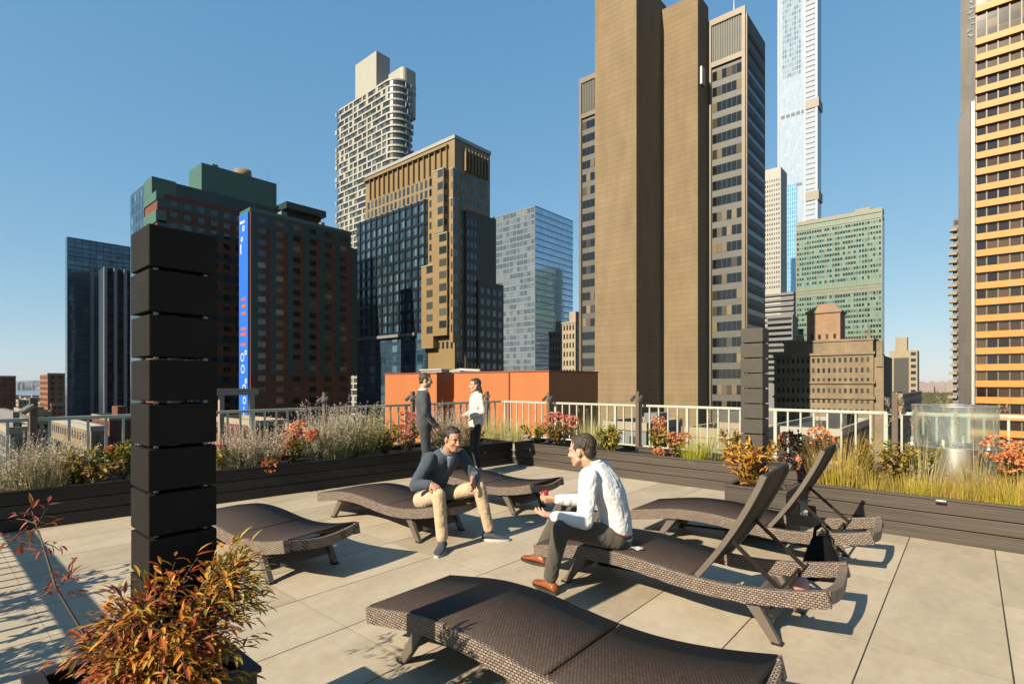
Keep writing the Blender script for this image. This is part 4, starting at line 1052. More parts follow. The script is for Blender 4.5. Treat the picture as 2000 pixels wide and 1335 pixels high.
# ================================================================== PLANTS
M_yg = leafmat("yellow_green_leaves", [(.15, .17, .015), (.32, .30, .03), (.54, .44, .05), (.10, .12, .015), (.42, .27, .05), (.62, .50, .09)], .3)
M_bronze = leafmat("bronze_leaves", [(.22, .18, .04), (.46, .30, .07), (.54, .24, .06), (.15, .13, .04), (.38, .33, .07), (.32, .11, .04)], .3)
M_nand = leafmat("autumn_red_gold_leaves", [(.50, .07, .02), (.74, .24, .03), (.82, .46, .05), (.36, .08, .03), (.70, .42, .05), (.28, .24, .03), (.70, .16, .03)], .35)
M_nand2 = leafmat("golden_orange_leaves", [(.82, .40, .05), (.72, .27, .03), (.90, .52, .06), (.40, .18, .03), (.62, .36, .05), (.28, .24, .05)], .35)
M_nandg = leafmat("olive_gold_leaves", [(.24, .22, .03), (.54, .42, .05), (.70, .52, .08), (.15, .16, .03), (.60, .30, .04)], .35)
M_nandr = leafmat("dark_red_leaves", [(.34, .05, .02), (.46, .11, .04), (.20, .05, .03), (.56, .20, .06)], .3)
M_sage = leafmat("grey_sage_stems", [(.36, .34, .17), (.48, .41, .25), (.28, .30, .12), (.52, .42, .30), (.42, .33, .27)], .2)
M_lilac = leafmat("faded_lilac_florets", [(.62, .47, .42), (.72, .57, .42), (.52, .38, .40), (.74, .60, .40)], .2)
M_tangrass = leafmat("straw_grass", [(.64, .50, .24), (.50, .45, .15), (.72, .58, .34), (.42, .40, .12), (.58, .42, .25)], .3)
M_gold = leafmat("golden_grass", [(.72, .47, .10), (.60, .44, .06), (.78, .55, .20), (.48, .42, .05), (.64, .33, .09)], .35)
M_lime = leafmat("lime_grass", [(.44, .44, .02), (.58, .50, .03), (.34, .38, .02), (.62, .48, .06)], .35)
M_palegr = leafmat("pale_green_grass", [(.56, .53, .18), (.68, .58, .25), (.44, .46, .12), (.76, .60, .32)], .3)
M_plume = leafmat("tan_seed_plume", [(.56, .38, .22), (.48, .31, .17), (.62, .45, .30)], .3)
M_orfl = leafmat("faded_orange_petals", [(.86, .33, .12), (.76, .23, .08), (.92, .44, .20), (.62, .17, .07)], .25)
M_pkfl = leafmat("faded_pink_petals", [(.86, .23, .16), (.90, .35, .24), (.70, .14, .11), (.92, .46, .30)], .25)
M_stem = mat("brown_plant_stem", (.11, .07, .035), .8, 0, .2, 10)
def rv(r): return Vector((rnd.gauss(0, 1), rnd.gauss(0, 1), rnd.gauss(0, 1))).normalized()*r
def leaf(mb, p, d, L_, w, up=None, fold=.25):
    d = Vector(d).normalized(); up = up or rv(1); r = d.cross(up)
    if r.length < 1e-3: r = d.cross(Vector((1, 0, 0)))
    r.normalize(); u = r.cross(d); p = Vector(p)
    m1 = p+d*L_*.35; m2 = p+d*L_*.7
    mb.add([p, m1+r*w*.5+u*w*fold, m2+r*w*.38+u*w*fold*.5-u*L_*.04, p+d*L_-u*L_*.14, m2-r*w*.38+u*w*fold*.5-u*L_*.04, m1-r*w*.5+u*w*fold, m1, m2-u*L_*.04],
           [(0, 6, 1), (0, 5, 6), (6, 7, 2, 1), (6, 5, 4, 7), (7, 3, 2), (7, 4, 3)])
def blade(mb, p, d, L_, w, droop):
    p = Vector(p); d = Vector(d).normalized(); r = d.cross(Vector((0, 0, 1)))
    if r.length < 1e-3: r = Vector((1, 0, 0))
    r.normalize(); r = (r+rv(.5)).normalized(); pts = []; n = 4; q = p.copy(); dd = d.copy()
    for i in range(n+1):
        pts.append(q.copy()); q = q+dd*(L_/n); dd = (dd+Vector((d.x*droop, d.y*droop, -droop*.8))/n*1.3).normalized()
    vs = []
    for i, q in enumerate(pts[:-1]): ww = w*(1-i/(n+.4)); vs += [q-r*ww/2, q+r*ww/2]
    vs.append(pts[-1]); fs = [(2*i, 2*i+1, 2*i+3, 2*i+2) for i in range(n-1)]+[(2*n-2, 2*n-1, 2*n)]
    mb.add(vs, fs); return pts
def grass(name, label, x, y, z, h, r, n, m, plume=0, droop=.7, lean=.35, mp=M_plume, w=.007, group="ornamental grasses in the planters"):
    h *= 1.35; r *= 1.3; n = int(n*1.4)
    t = empty(name, (x, y, z), 0, label, "ornamental grass", group)
    mb = MB(); pl = MB()
    for i in range(n):
        a = rnd.uniform(0, 6.28); q = r*.45*math.sqrt(rnd.random()); ln = rnd.uniform(.05, lean)
        d = (math.cos(a)*ln, math.sin(a)*ln, 1)
        pts = blade(mb, (q*math.cos(a), q*math.sin(a), -.04), d, h*rnd.uniform(.6, 1.12), w*rnd.uniform(.7, 1.4), droop*rnd.uniform(.4, 1.3))
    for i in range(plume):
        a = rnd.uniform(0, 6.28); ln = rnd.uniform(.08, lean*1.1); d = Vector((math.cos(a)*ln, math.sin(a)*ln, 1)).normalized()
        L_ = h*rnd.uniform(1.05, 1.4); q = r*.3*rnd.random()
        pts = blade(mb, (q*math.cos(a), q*math.sin(a), 0), d, L_, .004, .35)
        e = pts[-1]; b_ = pts[-2]; ax = (e-b_).normalized()
        pl = MB()
        for k in range(26):
            f = k/26; pp = b_+(e-b_)*(.4+f*.75); o_ = (rv(1)*.9+ax*.9).normalized()
            leaf(pl, pp, o_, .030*(1-abs(f-.5)*.9), .007)
        pl.build("seed_plume", mp, t)
    mb.build("blades", m, t)
    return t
def sage(name, label, x, y, z, h, r, n, m=M_sage, fl=M_lilac, group="sage tufts in the planters"):
    h *= 1.4; r *= 1.4; n = int(n*1.5)
    t = empty(name, (x, y, z), 0, label, "sage plant", group); mb = MB(); fb = MB()
    for i in range(n):
        a = rnd.uniform(0, 6.28); ln = rnd.uniform(.05, .6); d = Vector((math.cos(a)*ln, math.sin(a)*ln, 1)).normalized(); q = r*.4*math.sqrt(rnd.random())
        p = Vector((q*math.cos(a), q*math.sin(a), -.03)); L_ = h*rnd.uniform(.55, 1.15)
        pts = blade(mb, p, d, L_, .007, .25)
        for k in range(16):
            f = rnd.uniform(.15, .75); s = p+(pts[-1]-p)*f; leaf(mb, s, (rv(.8)+d*.7), rnd.uniform(.025, .05), .012)
        for k in range(16):
            f = rnd.uniform(.62, 1.0); s = p+(pts[-1]-p)*f; leaf(fb, s, (rv(1)+d*.5), rnd.uniform(.012, .024), .011)
    mb.build("foliage", m, t); fb.build("florets", fl, t); return t
def shrub(name, label, x, y, z, h, r, n, m, heads=(), mh=M_orfl, ls=.07, lw=.5, cat="shrub", group="leafy shrubs in the planters", hr=.075):
    if z < .39: h *= 1.22; r *= 1.25; n = int(n*1.7); heads = [(a*1.1, b*1.1, c*1.12, d*1.1) for a, b, c, d in heads]
    """leaves sit on real branching stems; heads are round flower clusters (dx,dy,dz)"""
    t = empty(name, (x, y, z), 0, label, cat, group); mb = MB(); st = MB(); tips = []
    for i in range(max(6, n//40)):
        a = rnd.uniform(0, 6.28); ln = rnd.uniform(.1, 1.0)*r/h; d = Vector((math.cos(a)*ln, math.sin(a)*ln, 1)); L_ = h*rnd.uniform(.65, 1.0)
        e = Vector((d.x*L_, d.y*L_, L_*.92)); m_ = e*.5+rv(.04); st.tube([(0, 0, -.04), tuple(m_), tuple(e)], [.007, .005, .002], 5)
        tips.append((m_, e))
    for i in range(n):
        m_, e = tips[i % len(tips)]; f = rnd.random()**.8; p = (m_*(1-f)+e*f) if rnd.random() < .75 else m_*rnd.uniform(.3, 1); out = Vector((p.x, p.y, .12+abs(p.z)*.25))
        p = p+rv(rnd.uniform(.0, .07)); d = out.normalized()*.8+rv(.8)
        leaf(mb, p, d, ls*rnd.uniform(.6, 1.25), ls*lw*rnd.uniform(.7, 1.2), Vector((0, 0, 1))+rv(.7))
    st.build("stems", M_stem, t); mb.build("foliage", m, t)
    for (dx, dy, dz, s) in heads:
        fb = MB(); c = Vector((dx, dy, dz))
        for k in range(150):
            q = rv(1); q.z = abs(q.z)*1.0 if q.z > -.5 else q.z; pp = c+Vector((q.x*s, q.y*s, q.z*s*.9)); leaf(fb, pp, (q+rv(.9)), .034, .032)
        fo = fb.build("flower_head", mh, t)
        sb = MB(); sb.tube([(dx*.5, dy*.5, dz*.35), (dx, dy, dz)], .005, 5); sb.build("flower_stem", M_stem, fo)
    return t
def at_left(px, back):  # point on the left planter, `back` metres behind its face, seen at px
    n = Vector((-ldir.y, ldir.x)); A = LA+n*back; l = (px-1000)/F; rx, ry = l*CY-SY, l*SY+CY
    det = rx*(-ldir.y)-ry*(-ldir.x); tt = (A.x*(-ldir.y)-A.y*(-ldir.x))/det
    return rx*tt, ry*tt
def at_back(px, back, Y=7.97): X, d = onY(px, Y+back); return X, Y+back
Z0 = .37
S = lambda px, back: (*at_left(px, back), Z0)
B = lambda px, back: (*at_back(px, back), Z0)
RP = lambda px, back: (*at_back(px, back, 6.86), Z0)
# left planter, from the left edge towards the corner
sage("sage_tuft", "tan and lilac sage tuft at the left edge of the photo", *S(22, .45), .50, .5, 85)
grass("grass_tuft", "pale straw grass tuft at the left edge beside the lilac sage", *S(75, .35), .52, .45, 150, M_tangrass)
sage("sage_tuft", "thin straw coloured sage left of the first green shrub", *S(110, .55), .42, .4, 60)
shrub("leafy_shrub", "yellow green shrub with rounded leaves, first one left of the near column", *S(150, .4), .36, .42, 300, M_yg)
shrub("leafy_shrub", "low dark green and bronze shrub tight beside the left of the near column", *S(195, .3), .28, .36, 230, M_bronze)
shrub("leafy_shrub", "small yellow green shrub whose leaves touch the left side of the near column", *S(241, .45), .42, .26, 180, M_yg, [(-.12, -.1, .34, .04)], M_orfl)
sage("sage_tuft", "silvery lilac sage just right of the near column", *S(455, .45), .46, .5, 110)
sage("sage_tuft", "tall silvery sage in front of the lower end of the blue banner", *S(505, .35), .50, .45, 100)
shrub("hydrangea", "small pink headed hydrangea just right of the near column", *S(436, .25), .30, .25, 90, M_yg, [(-.02, -.05, .30, .07)], M_pkfl, cat="hydrangea", group="hydrangeas in the planters")
shrub("hydrangea", "hydrangea with one low orange head hanging over the left planter edge", *S(530, .1), .16, .25, 60, M_bronze, [(.06, -.05, .06, .085), (.0, .05, .13, .055)], M_orfl, cat="hydrangea", group="hydrangeas in the planters")
shrub("hydrangea", "hydrangea with a cluster of big rusty orange heads between the sage tufts", *S(570, .4), .42, .4, 260, M_yg, [(-.16, .0, .30, .10), (-.12, .1, .43, .09), (.05, .0, .40, .09), (.0, -.12, .22, .09), (.02, .1, .50, .09), (.30, .12, .42, .08), (.36, .1, .40, .06)], M_orfl, cat="hydrangea", group="hydrangeas in the planters")
sage("sage_tuft", "tall grey green sage right of the rusty orange hydrangea", *S(622, .55), .62, .5, 110)
sage("sage_tuft", "tall pale lilac sage below the wooden lamp post on the left railing", *S(668, .5), .68, .5, 110)
grass("grass_tuft", "yellow green grass spilling over the left planter edge below the tall sage", *S(655, .4), .36, .4, 170, M_palegr)
sage("sage_tuft", "yellow green upright sage left of the orange bulkhead's end", *S(712, .45), .60, .45, 110, leafmat("olive_sage_stems", [(.32, .30, .06), (.25, .26, .06), (.38, .33, .10), (.20, .22, .06)], .25), M_palegr)
shrub("leafy_shrub", "olive green shrub below the left end of the orange bulkhead", *S(752, .4), .40, .42, 260, M_yg)
shrub("hydrangea", "hydrangea with red and pink heads at the left elbow of the standing man", *S(797, .4), .46, .34, 240, M_bronze, [(-.05, -.02, .58, .09), (.08, .05, .55, .08), (.0, -.1, .36, .09), (.1, -.08, .28, .07)], M_pkfl, cat="hydrangea", group="hydrangeas in the planters")
sage("sage_tuft", "tall pale sage between the standing man and the woman, nearer the man", *S(868, .6), .62, .4, 100)
grass("grass_tuft", "straw grass between the standing man and the woman, nearer the woman", *S(896, .5), .55, .45, 170, M_tangrass, 6)
shrub("leafy_shrub", "olive shrub filling the planter corner behind the standing woman", *S(925, .3), .34, .4, 220, M_yg)
# back planter
grass("grass_tuft", "pale green grass clump right behind the woman in white", *B(962, .5), .50, .5, 230, M_palegr, 8)
grass("grass_tuft", "pale green grass clump in the middle of the orange bulkhead", *B(1004, .45), .48, .5, 230, M_palegr, 6)
shrub("leafy_shrub", "yellow green shrub in the back planter left of the pink hydrangea heads", *B(1046, .35), .36, .36, 260, M_yg)
shrub("hydrangea", "hydrangea with pink and orange heads at the right end of the orange bulkhead", *B(1090, .4), .42, .42, 300, M_bronze, [(-.16, 0, .48, .11), (-.05, .05, .50, .09), (-.22, -.1, .32, .09), (.28, .05, .44, .10), (.1, .1, .46, .08)], M_pkfl, cat="hydrangea", group="hydrangeas in the planters")
grass("grass_tuft", "pale straw grass directly above the white shirt man's head", *B(1152, .5), .50, .42, 200, M_palegr, 5)
shrub("leafy_shrub", "bushy yellow shrub right of the white shirt man's head", *B(1194, .3), .40, .40, 320, M_yg, ls=.085)
shrub("hydrangea", "narrow hydrangea with tall rust orange head below the first tan slab's shaded side", *B(1284, .4), .42, .22, 120, M_yg, [(.02, 0, .50, .10), (.04, -.02, .40, .09), (.12, -.2, .08, .07)], M_orfl, cat="hydrangea", group="hydrangeas in the planters")
shrub("hydrangea", "low hydrangea with soft orange heads below the second tan slab", *B(1316, .35), .28, .25, 110, M_bronze, [(.0, 0, .28, .10), (.14, .05, .30, .08)], M_orfl, cat="hydrangea", group="hydrangeas in the planters")
grass("grass_tuft", "bright lime grass tuft spilling over the back planter", *B(1358, .2), .30, .34, 220, M_lime)
grass("grass_tuft", "pale straw grass behind the bright lime tuft", *B(1376, .6), .46, .5, 180, M_palegr, 5)
shrub("leafy_shrub", "bronze green shrub left of the slim far column", *B(1428, .4), .44, .38, 260, M_bronze)
shrub("leafy_shrub", "dark leaved shrub with rust orange flower heads behind the raised loungers", *RP(1578, .5), .52, .34, 260, leafmat("dark_purple_leaves", [(.05, .035, .02), (.09, .05, .03), (.04, .05, .02)], .2), [(.1, .0, .52, .10), (.16, .05, .44, .10), (-.22, .0, .46, .08), (-.14, -.2, .24, .10)], M_orfl)
# far pot and right planter
shrub("nandina", "golden orange nandina in the square pot around the far column", -1.80, 5.90, .46, .60, .36, 640, M_nand2, ls=.075, lw=.42, cat="nandina", group="nandinas in the square pots")
grass("grass_tuft", "yellow green fountain grass at the left end of the right planter", *RP(1640, .35), .55, .5, 330, M_gold, 8)
grass("grass_tuft", "short lime grass under the fountain grass at the left end of the right planter", *RP(1640, .3), .24, .34, 220, M_lime)
shrub("leafy_shrub", "bronze leaved shrub just right of the fountain grass", *RP(1706, .75), .46, .42, 330, M_bronze)
shrub("leafy_shrub", "olive and bronze shrub tight against the left of the steel drum", *RP(1752, .85), .44, .36, 300, M_yg)
grass("grass_tuft", "small lone golden tuft in front of the bronze shrub at the right planter edge", *RP(1706, .2), .26, .22, 110, M_gold)
for px, bk, h, lb in ((1775, .36, .21, "golden grass clump in front of the left side of the steel drum"), (1826, .38, .19, "golden grass clump in front of the middle of the steel drum"),
                      (1880, .36, .20, "golden grass clump in front of the right side of the steel drum"), (1935, .42, .28, "golden grass clump left of the orange heads at the right edge"), (1988, .4, .36, "golden grass clump cut by the right edge of the photo")):
    grass("grass_tuft", lb, *RP(px, bk), h, .55, 300, M_gold, 5)
for px, bk, lb in ((1800, .24, "short lime tuft at the planter lip below the drum's left side"), (1962, .26, "short lime tuft at the planter lip near the right edge")):
    grass("grass_tuft", lb, *RP(px, bk), .20, .4, 200, M_lime)
grass("grass_tuft", "tall thin plumes rising in front of the glass screen's left half", *RP(1800, .7), .60, .3, 40, M_tangrass, 9, .5)
grass("grass_tuft", "tall thin plumes rising in front of the glass screen's right half", *RP(1905, .6), .62, .3, 40, M_tangrass, 9, .5)
shrub("hydrangea", "hydrangea with rust orange heads at the right edge of the photo", *RP(1975, .8), .52, .40, 220, M_bronze, [(-.1, -.1, .50, .11), (.08, -.15, .46, .11), (-.02, -.2, .38, .09)], M_orfl, cat="hydrangea", group="hydrangeas in the planters")

# near pot: nandina with long sprays of narrow leaves
NX, NY = -2.155, .612
t = empty("nandina", (NX, NY, .47), 0, "large red and gold nandina wrapped round the base of the near column", "nandina", "nandinas in the square pots")
st = MB(); lists = {k: MB() for k in ("gold", "red", "olive")}
def spray(mb, p, d, n, L_):
    """compound leaf: leaflets in pairs along a thin rib"""
    p = Vector(p); d = Vector(d).normalized(); side = d.cross(rv(1)).normalized(); rib = n*.03
    st.tube([tuple(p), tuple(p+d*rib*.6-Vector((0, 0, .006))), tuple(p+d*rib-Vector((0, 0, .02)))], .0018, 4)
    for i in range(n):
        q = p+d*(rib*(i+.6)/n); s = side if i % 2 else -side
        leaf(mb, q, s*.8+d*.7+rv(.4)-Vector((0, 0, .25)), L_*rnd.uniform(.7, 1.25), L_*.27, Vector((0, 0, 1))+rv(.5), .18)
    leaf(mb, p+d*rib, d-Vector((0, 0, .3))+rv(.2), L_*1.1, L_*.28, Vector((0, 0, 1)), .18)
for i in range(56):
    a = rnd.uniform(0, 6.28); rr_ = rnd.uniform(.02, .14)
    if i < 40: a = rnd.uniform(-2.6, .9)                       # fuller towards the open, sunny side
    bx, by = .1*math.cos(a)+.02, .12*math.sin(a); tx, ty = .10*rnd.uniform(-1, 1)+rr_*math.cos(a)*1.15, rr_*math.sin(a)*1.15; tz = rnd.uniform(.04, .40)*(1.05-.6*rr_)
    if i % 5 == 0: tx, ty, tz = .05+.05*rnd.random(), .09+.07*rnd.random(), rnd.uniform(.34, .50)   # taller shoots behind, on the right
    b0 = Vector((bx, by, -.03)); e = Vector((tx, ty, tz)); m_ = b0*.4+e*.6+Vector((0, 0, .08)); st.tube([tuple(b0), tuple(m_), tuple(e)], [.006, .0045, .002], 5)
    for k in range(12):
        f = rnd.uniform(.25, 1.0); p = (m_*(1-f)+e*f) if rnd.random() < .7 else b0*(1-f)+m_*f
        out = Vector((p.x, p.y, .04)).normalized()
        right = proj(NX+p.x, NY+p.y, .47+p.z)[0]
        u = rnd.random()
        if right < 215+rnd.random()*40: continue
        key = "olive" if right > 405 and u < .65 else ("red" if u < (.28 if right < 330 else .12) else "gold")
        spray(lists[key], p, out*.8+rv(.7)+Vector((0, 0, .2)), rnd.randint(3, 6), rnd.uniform(.036, .058))
# one long branch reaches out to the left
P0 = Vector((-.12, -.14, .1)); br = [P0, Vector((-.30, -.26, .40)), Vector((-.40, -.28, .53)), Vector((-.52, -.28, .57)), Vector((-.64, -.28, .555))]
st.tube([tuple(q) for q in br], [.005, .004, .0035, .003, .002], 6)
for q in br[2:]:
    for k in range(3): spray(lists["red"], q+rv(.02), Vector((-.6, -.1, .05))+rv(.6), 4, .05)
for k in range(5): spray(lists["red"], br[1]+rv(.05), rv(.7)+Vector((0, 0, .5)), 4, .05)
st.build("stems", M_stem, t)
lists["gold"].build("foliage", M_nand, t); lists["red"].build("red_foliage", M_nandr, t); lists["olive"].build("olive_foliage", M_nandg, t)
# two shrubs at the outside railing whose shadows fall on the left paving
shrub("leafy_shrub", "bushy shrub beside the railing left of the camera, outside the photo", -5.3, -.45, .0, .95, .5, 420, M_yg)
shrub("leafy_shrub", "wide shrub beside the railing nearest the camera, outside the photo", -4.2, -.5, .0, .85, .45, 420, M_bronze)
# ================================================================== PEOPLE
def skinmat(name, c):
    m, nt, b = newmat(name); b.inputs["Base Color"].default_value = (*c, 1); b.inputs["Roughness"].default_value = .5
    b.inputs["Subsurface Weight"].default_value = .12; b.inputs["Subsurface Radius"].default_value = (.01, .004, .002); b.inputs["Specular IOR Level"].default_value = .35
    return m
def clothmat(name, c, fold=.5, var=.12, weave=True):
    c = [q*CLF for q in c]; m, nt, b = newmat(name); N, L = nt.nodes, nt.links
    tc = N.new("ShaderNodeTexCoord"); n1 = N.new("ShaderNodeTexNoise"); n1.inputs["Scale"].default_value = 9; n1.inputs["Detail"].default_value = 3; n1.inputs["Distortion"].default_value = 1.2
    L.new(tc.outputs["Object"], n1.inputs["Vector"]); n2 = N.new("ShaderNodeTexNoise"); n2.inputs["Scale"].default_value = 260; L.new(tc.outputs["Object"], n2.inputs["Vector"])
    mx = N.new("ShaderNodeMix"); mx.data_type = 'RGBA'; mx.inputs[6].default_value = (*[q*(1-var) for q in c], 1); mx.inputs[7].default_value = (*[min(1, q*(1+var)) for q in c], 1)
    L.new(n2.outputs["Fac"], mx.inputs[0]); L.new(mx.outputs[2], b.inputs["Base Color"]); b.inputs["Roughness"].default_value = .85; b.inputs["Specular IOR Level"].default_value = .2
    b.inputs["Sheen Weight"].default_value = .15
    bp = N.new("ShaderNodeBump"); bp.inputs["Strength"].default_value = fold; bp.inputs["Distance"].default_value = .03; L.new(n1.outputs["Fac"], bp.inputs["Height"]); L.new(bp.outputs[0], b.inputs["Normal"])
    return m
def solid(mb, name, m, voxel, parent, base, smooth_it=4, disp=0, dscale=10):
    """fuse overlapping pieces into one continuous surface"""
    me = mb.mesh(name+"_raw"); ob = bpy.data.objects.new(name+"_raw", me); col.objects.link(ob)
    r = ob.modifiers.new("r", 'REMESH'); r.mode = 'VOXEL'; r.voxel_size = voxel; r.use_smooth_shade = True
    s = ob.modifiers.new("s", 'SMOOTH'); s.factor = .5; s.iterations = smooth_it
    dg = bpy.context.evaluated_depsgraph_get(); me2 = bpy.data.meshes.new_from_object(ob.evaluated_get(dg))
    bpy.data.objects.remove(ob); bpy.data.meshes.remove(me)
    bm = bmesh.new(); bm.from_mesh(me2)
    if disp:
        bm.normal_update()
        for v in bm.verts:
            q = Vector((v.co.x*dscale*1.3, v.co.y*dscale*1.3, v.co.z*dscale*.55+2*noise.noise(v.co*3)))
            v.co += v.normal*disp*(noise.noise(q)+.6*noise.noise(q*2.6)+.3*noise.noise(v.co*dscale*5))
    for v in bm.verts: v.co -= Vector(base)
    for f in bm.faces: f.smooth = True
    bm.to_mesh(me2); bm.free(); me2.name = name; me2.materials.clear(); me2.materials.append(m)
    o = bpy.data.objects.new(name, me2); col.objects.link(o)
    if parent: o.parent = parent
    else: o.location = base
    return o
def ell_ring(c, r, f, hw, hd, n=20, p=2.4):
    c = Vector(c); out = []
    for k in range(n):
        a = 2*math.pi*k/n; ca, sa = math.cos(a), math.sin(a)
        out.append(c+r*(hw*math.copysign(abs(ca)**(2/p), ca))+f*(hd*math.copysign(abs(sa)**(2/p), sa)))
    return out
def hand(mb, w, d, n, s, curl=.45, spread=.1):
    """palm with four bent fingers of unequal length and a thumb from its side; d along the hand, n out of the palm, s side of the thumb"""
    w = Vector(w); d = Vector(d).normalized(); n = Vector(n); n = (n-d*n.dot(d)).normalized(); sd = n.cross(d)*s
    secs = []
    for t, hw, hd in ((-.01, .026, .019), (.02, .034, .018), (.055, .041, .016), (.085, .041, .013)): secs.append(ell_ring(w+d*t, sd, n, hw, hd, 14, 3))
    mb.loft(secs)
    for i, L_ in enumerate((.070, .079, .074, .058)):
        off = (.0315-.021*i); p = w+d*(.086-abs(i-1.2)*.004)+sd*off; dd = (d+sd*(spread*(1.5-i)*.5)).normalized(); r0 = .0088-.0006*(i == 3)
        for ph, fr in enumerate((.45, .32, .23)):
            a = curl*(.6 if ph == 0 else 1.0)*(1+.12*i); ax = dd.cross(n)
            dd = (dd*math.cos(a)+n*math.sin(a)).normalized(); n2 = n
            q = p+dd*L_*fr; mb.capsule(p, q, r0*(1-.08*ph), r0*(1-.08*(ph+1)), 8); p = q
            n = (n-dd*n.dot(dd)).normalized()
        n = (Vector(n)); n = n2 if False else n
        n = (sd.cross(d)*(-s) if False else n)
        n = (d.cross(sd)*s); n.normalize()
    p = w+d*.022+sd*.030; q = p+(d*.55+sd*.75+n*.25).normalized()*.036; mb.capsule(p, q, .0125, .0105, 10)
    q2 = q+(d*.85+sd*.25+n*(.25+curl*.5)).normalized()*.032; mb.capsule(q, q2, .0105, .0085, 10)
HEAD = 1.0
def head_pieces(mb, c, f, u):
    f = Vector(f).normalized(); u = Vector(u); u = (u-f*u.dot(f)).normalized(); r = f.cross(u)
    M = Matrix((r, f, u)).transposed()*HEAD; c = Vector(c); P = lambda x, y, z: c+M @ Vector((x, y, z))
    mb.ellipsoid(P(0, -.012, .028), (.073, .094, .088), M, 24, 16); mb.ellipsoid(P(0, .025, -.03), (.060, .064, .085), M, 20, 14)
    mb.ellipsoid(P(0, .058, -.092), (.030, .026, .024), M); mb.capsule(P(-.05, .01, -.06), P(-.018, .055, -.094), .024, .022); mb.capsule(P(.05, .01, -.06), P(.018, .055, -.094), .024, .022)
    mb.capsule(P(0, .084, .012), P(0, .105, -.030), .0085, .0125); mb.ellipsoid(P(0, .094, -.034), (.017, .012, .009), M)
    mb.capsule(P(-.04, .070, .020), P(.04, .070, .020), .013, .013); mb.ellipsoid(P(.038, .055, -.030), (.024, .026, .022), M); mb.ellipsoid(P(-.038, .055, -.030), (.024, .026, .022), M)
    mb.capsule(P(-.018, .078, -.062), P(.018, .078, -.062), .0085, .0085); mb.capsule(P(-.014, .078, -.073), P(.014, .078, -.073), .009, .009)
    for s in (-1, 1): mb.ellipsoid(P(s*.075, -.008, -.008), (.010, .019, .030), M); mb.ellipsoid(P(s*.072, -.002, -.03), (.009, .010, .012), M)
    return M, P
M_eyew = mat("eye_white", (.7, .68, .65), .2, 0, .02); M_iris = mat("dark_iris", (.03, .018, .012), .15, 0, .02); M_lip = mat("lip_pink", (.42, .14, .11), .5, 0, .05)
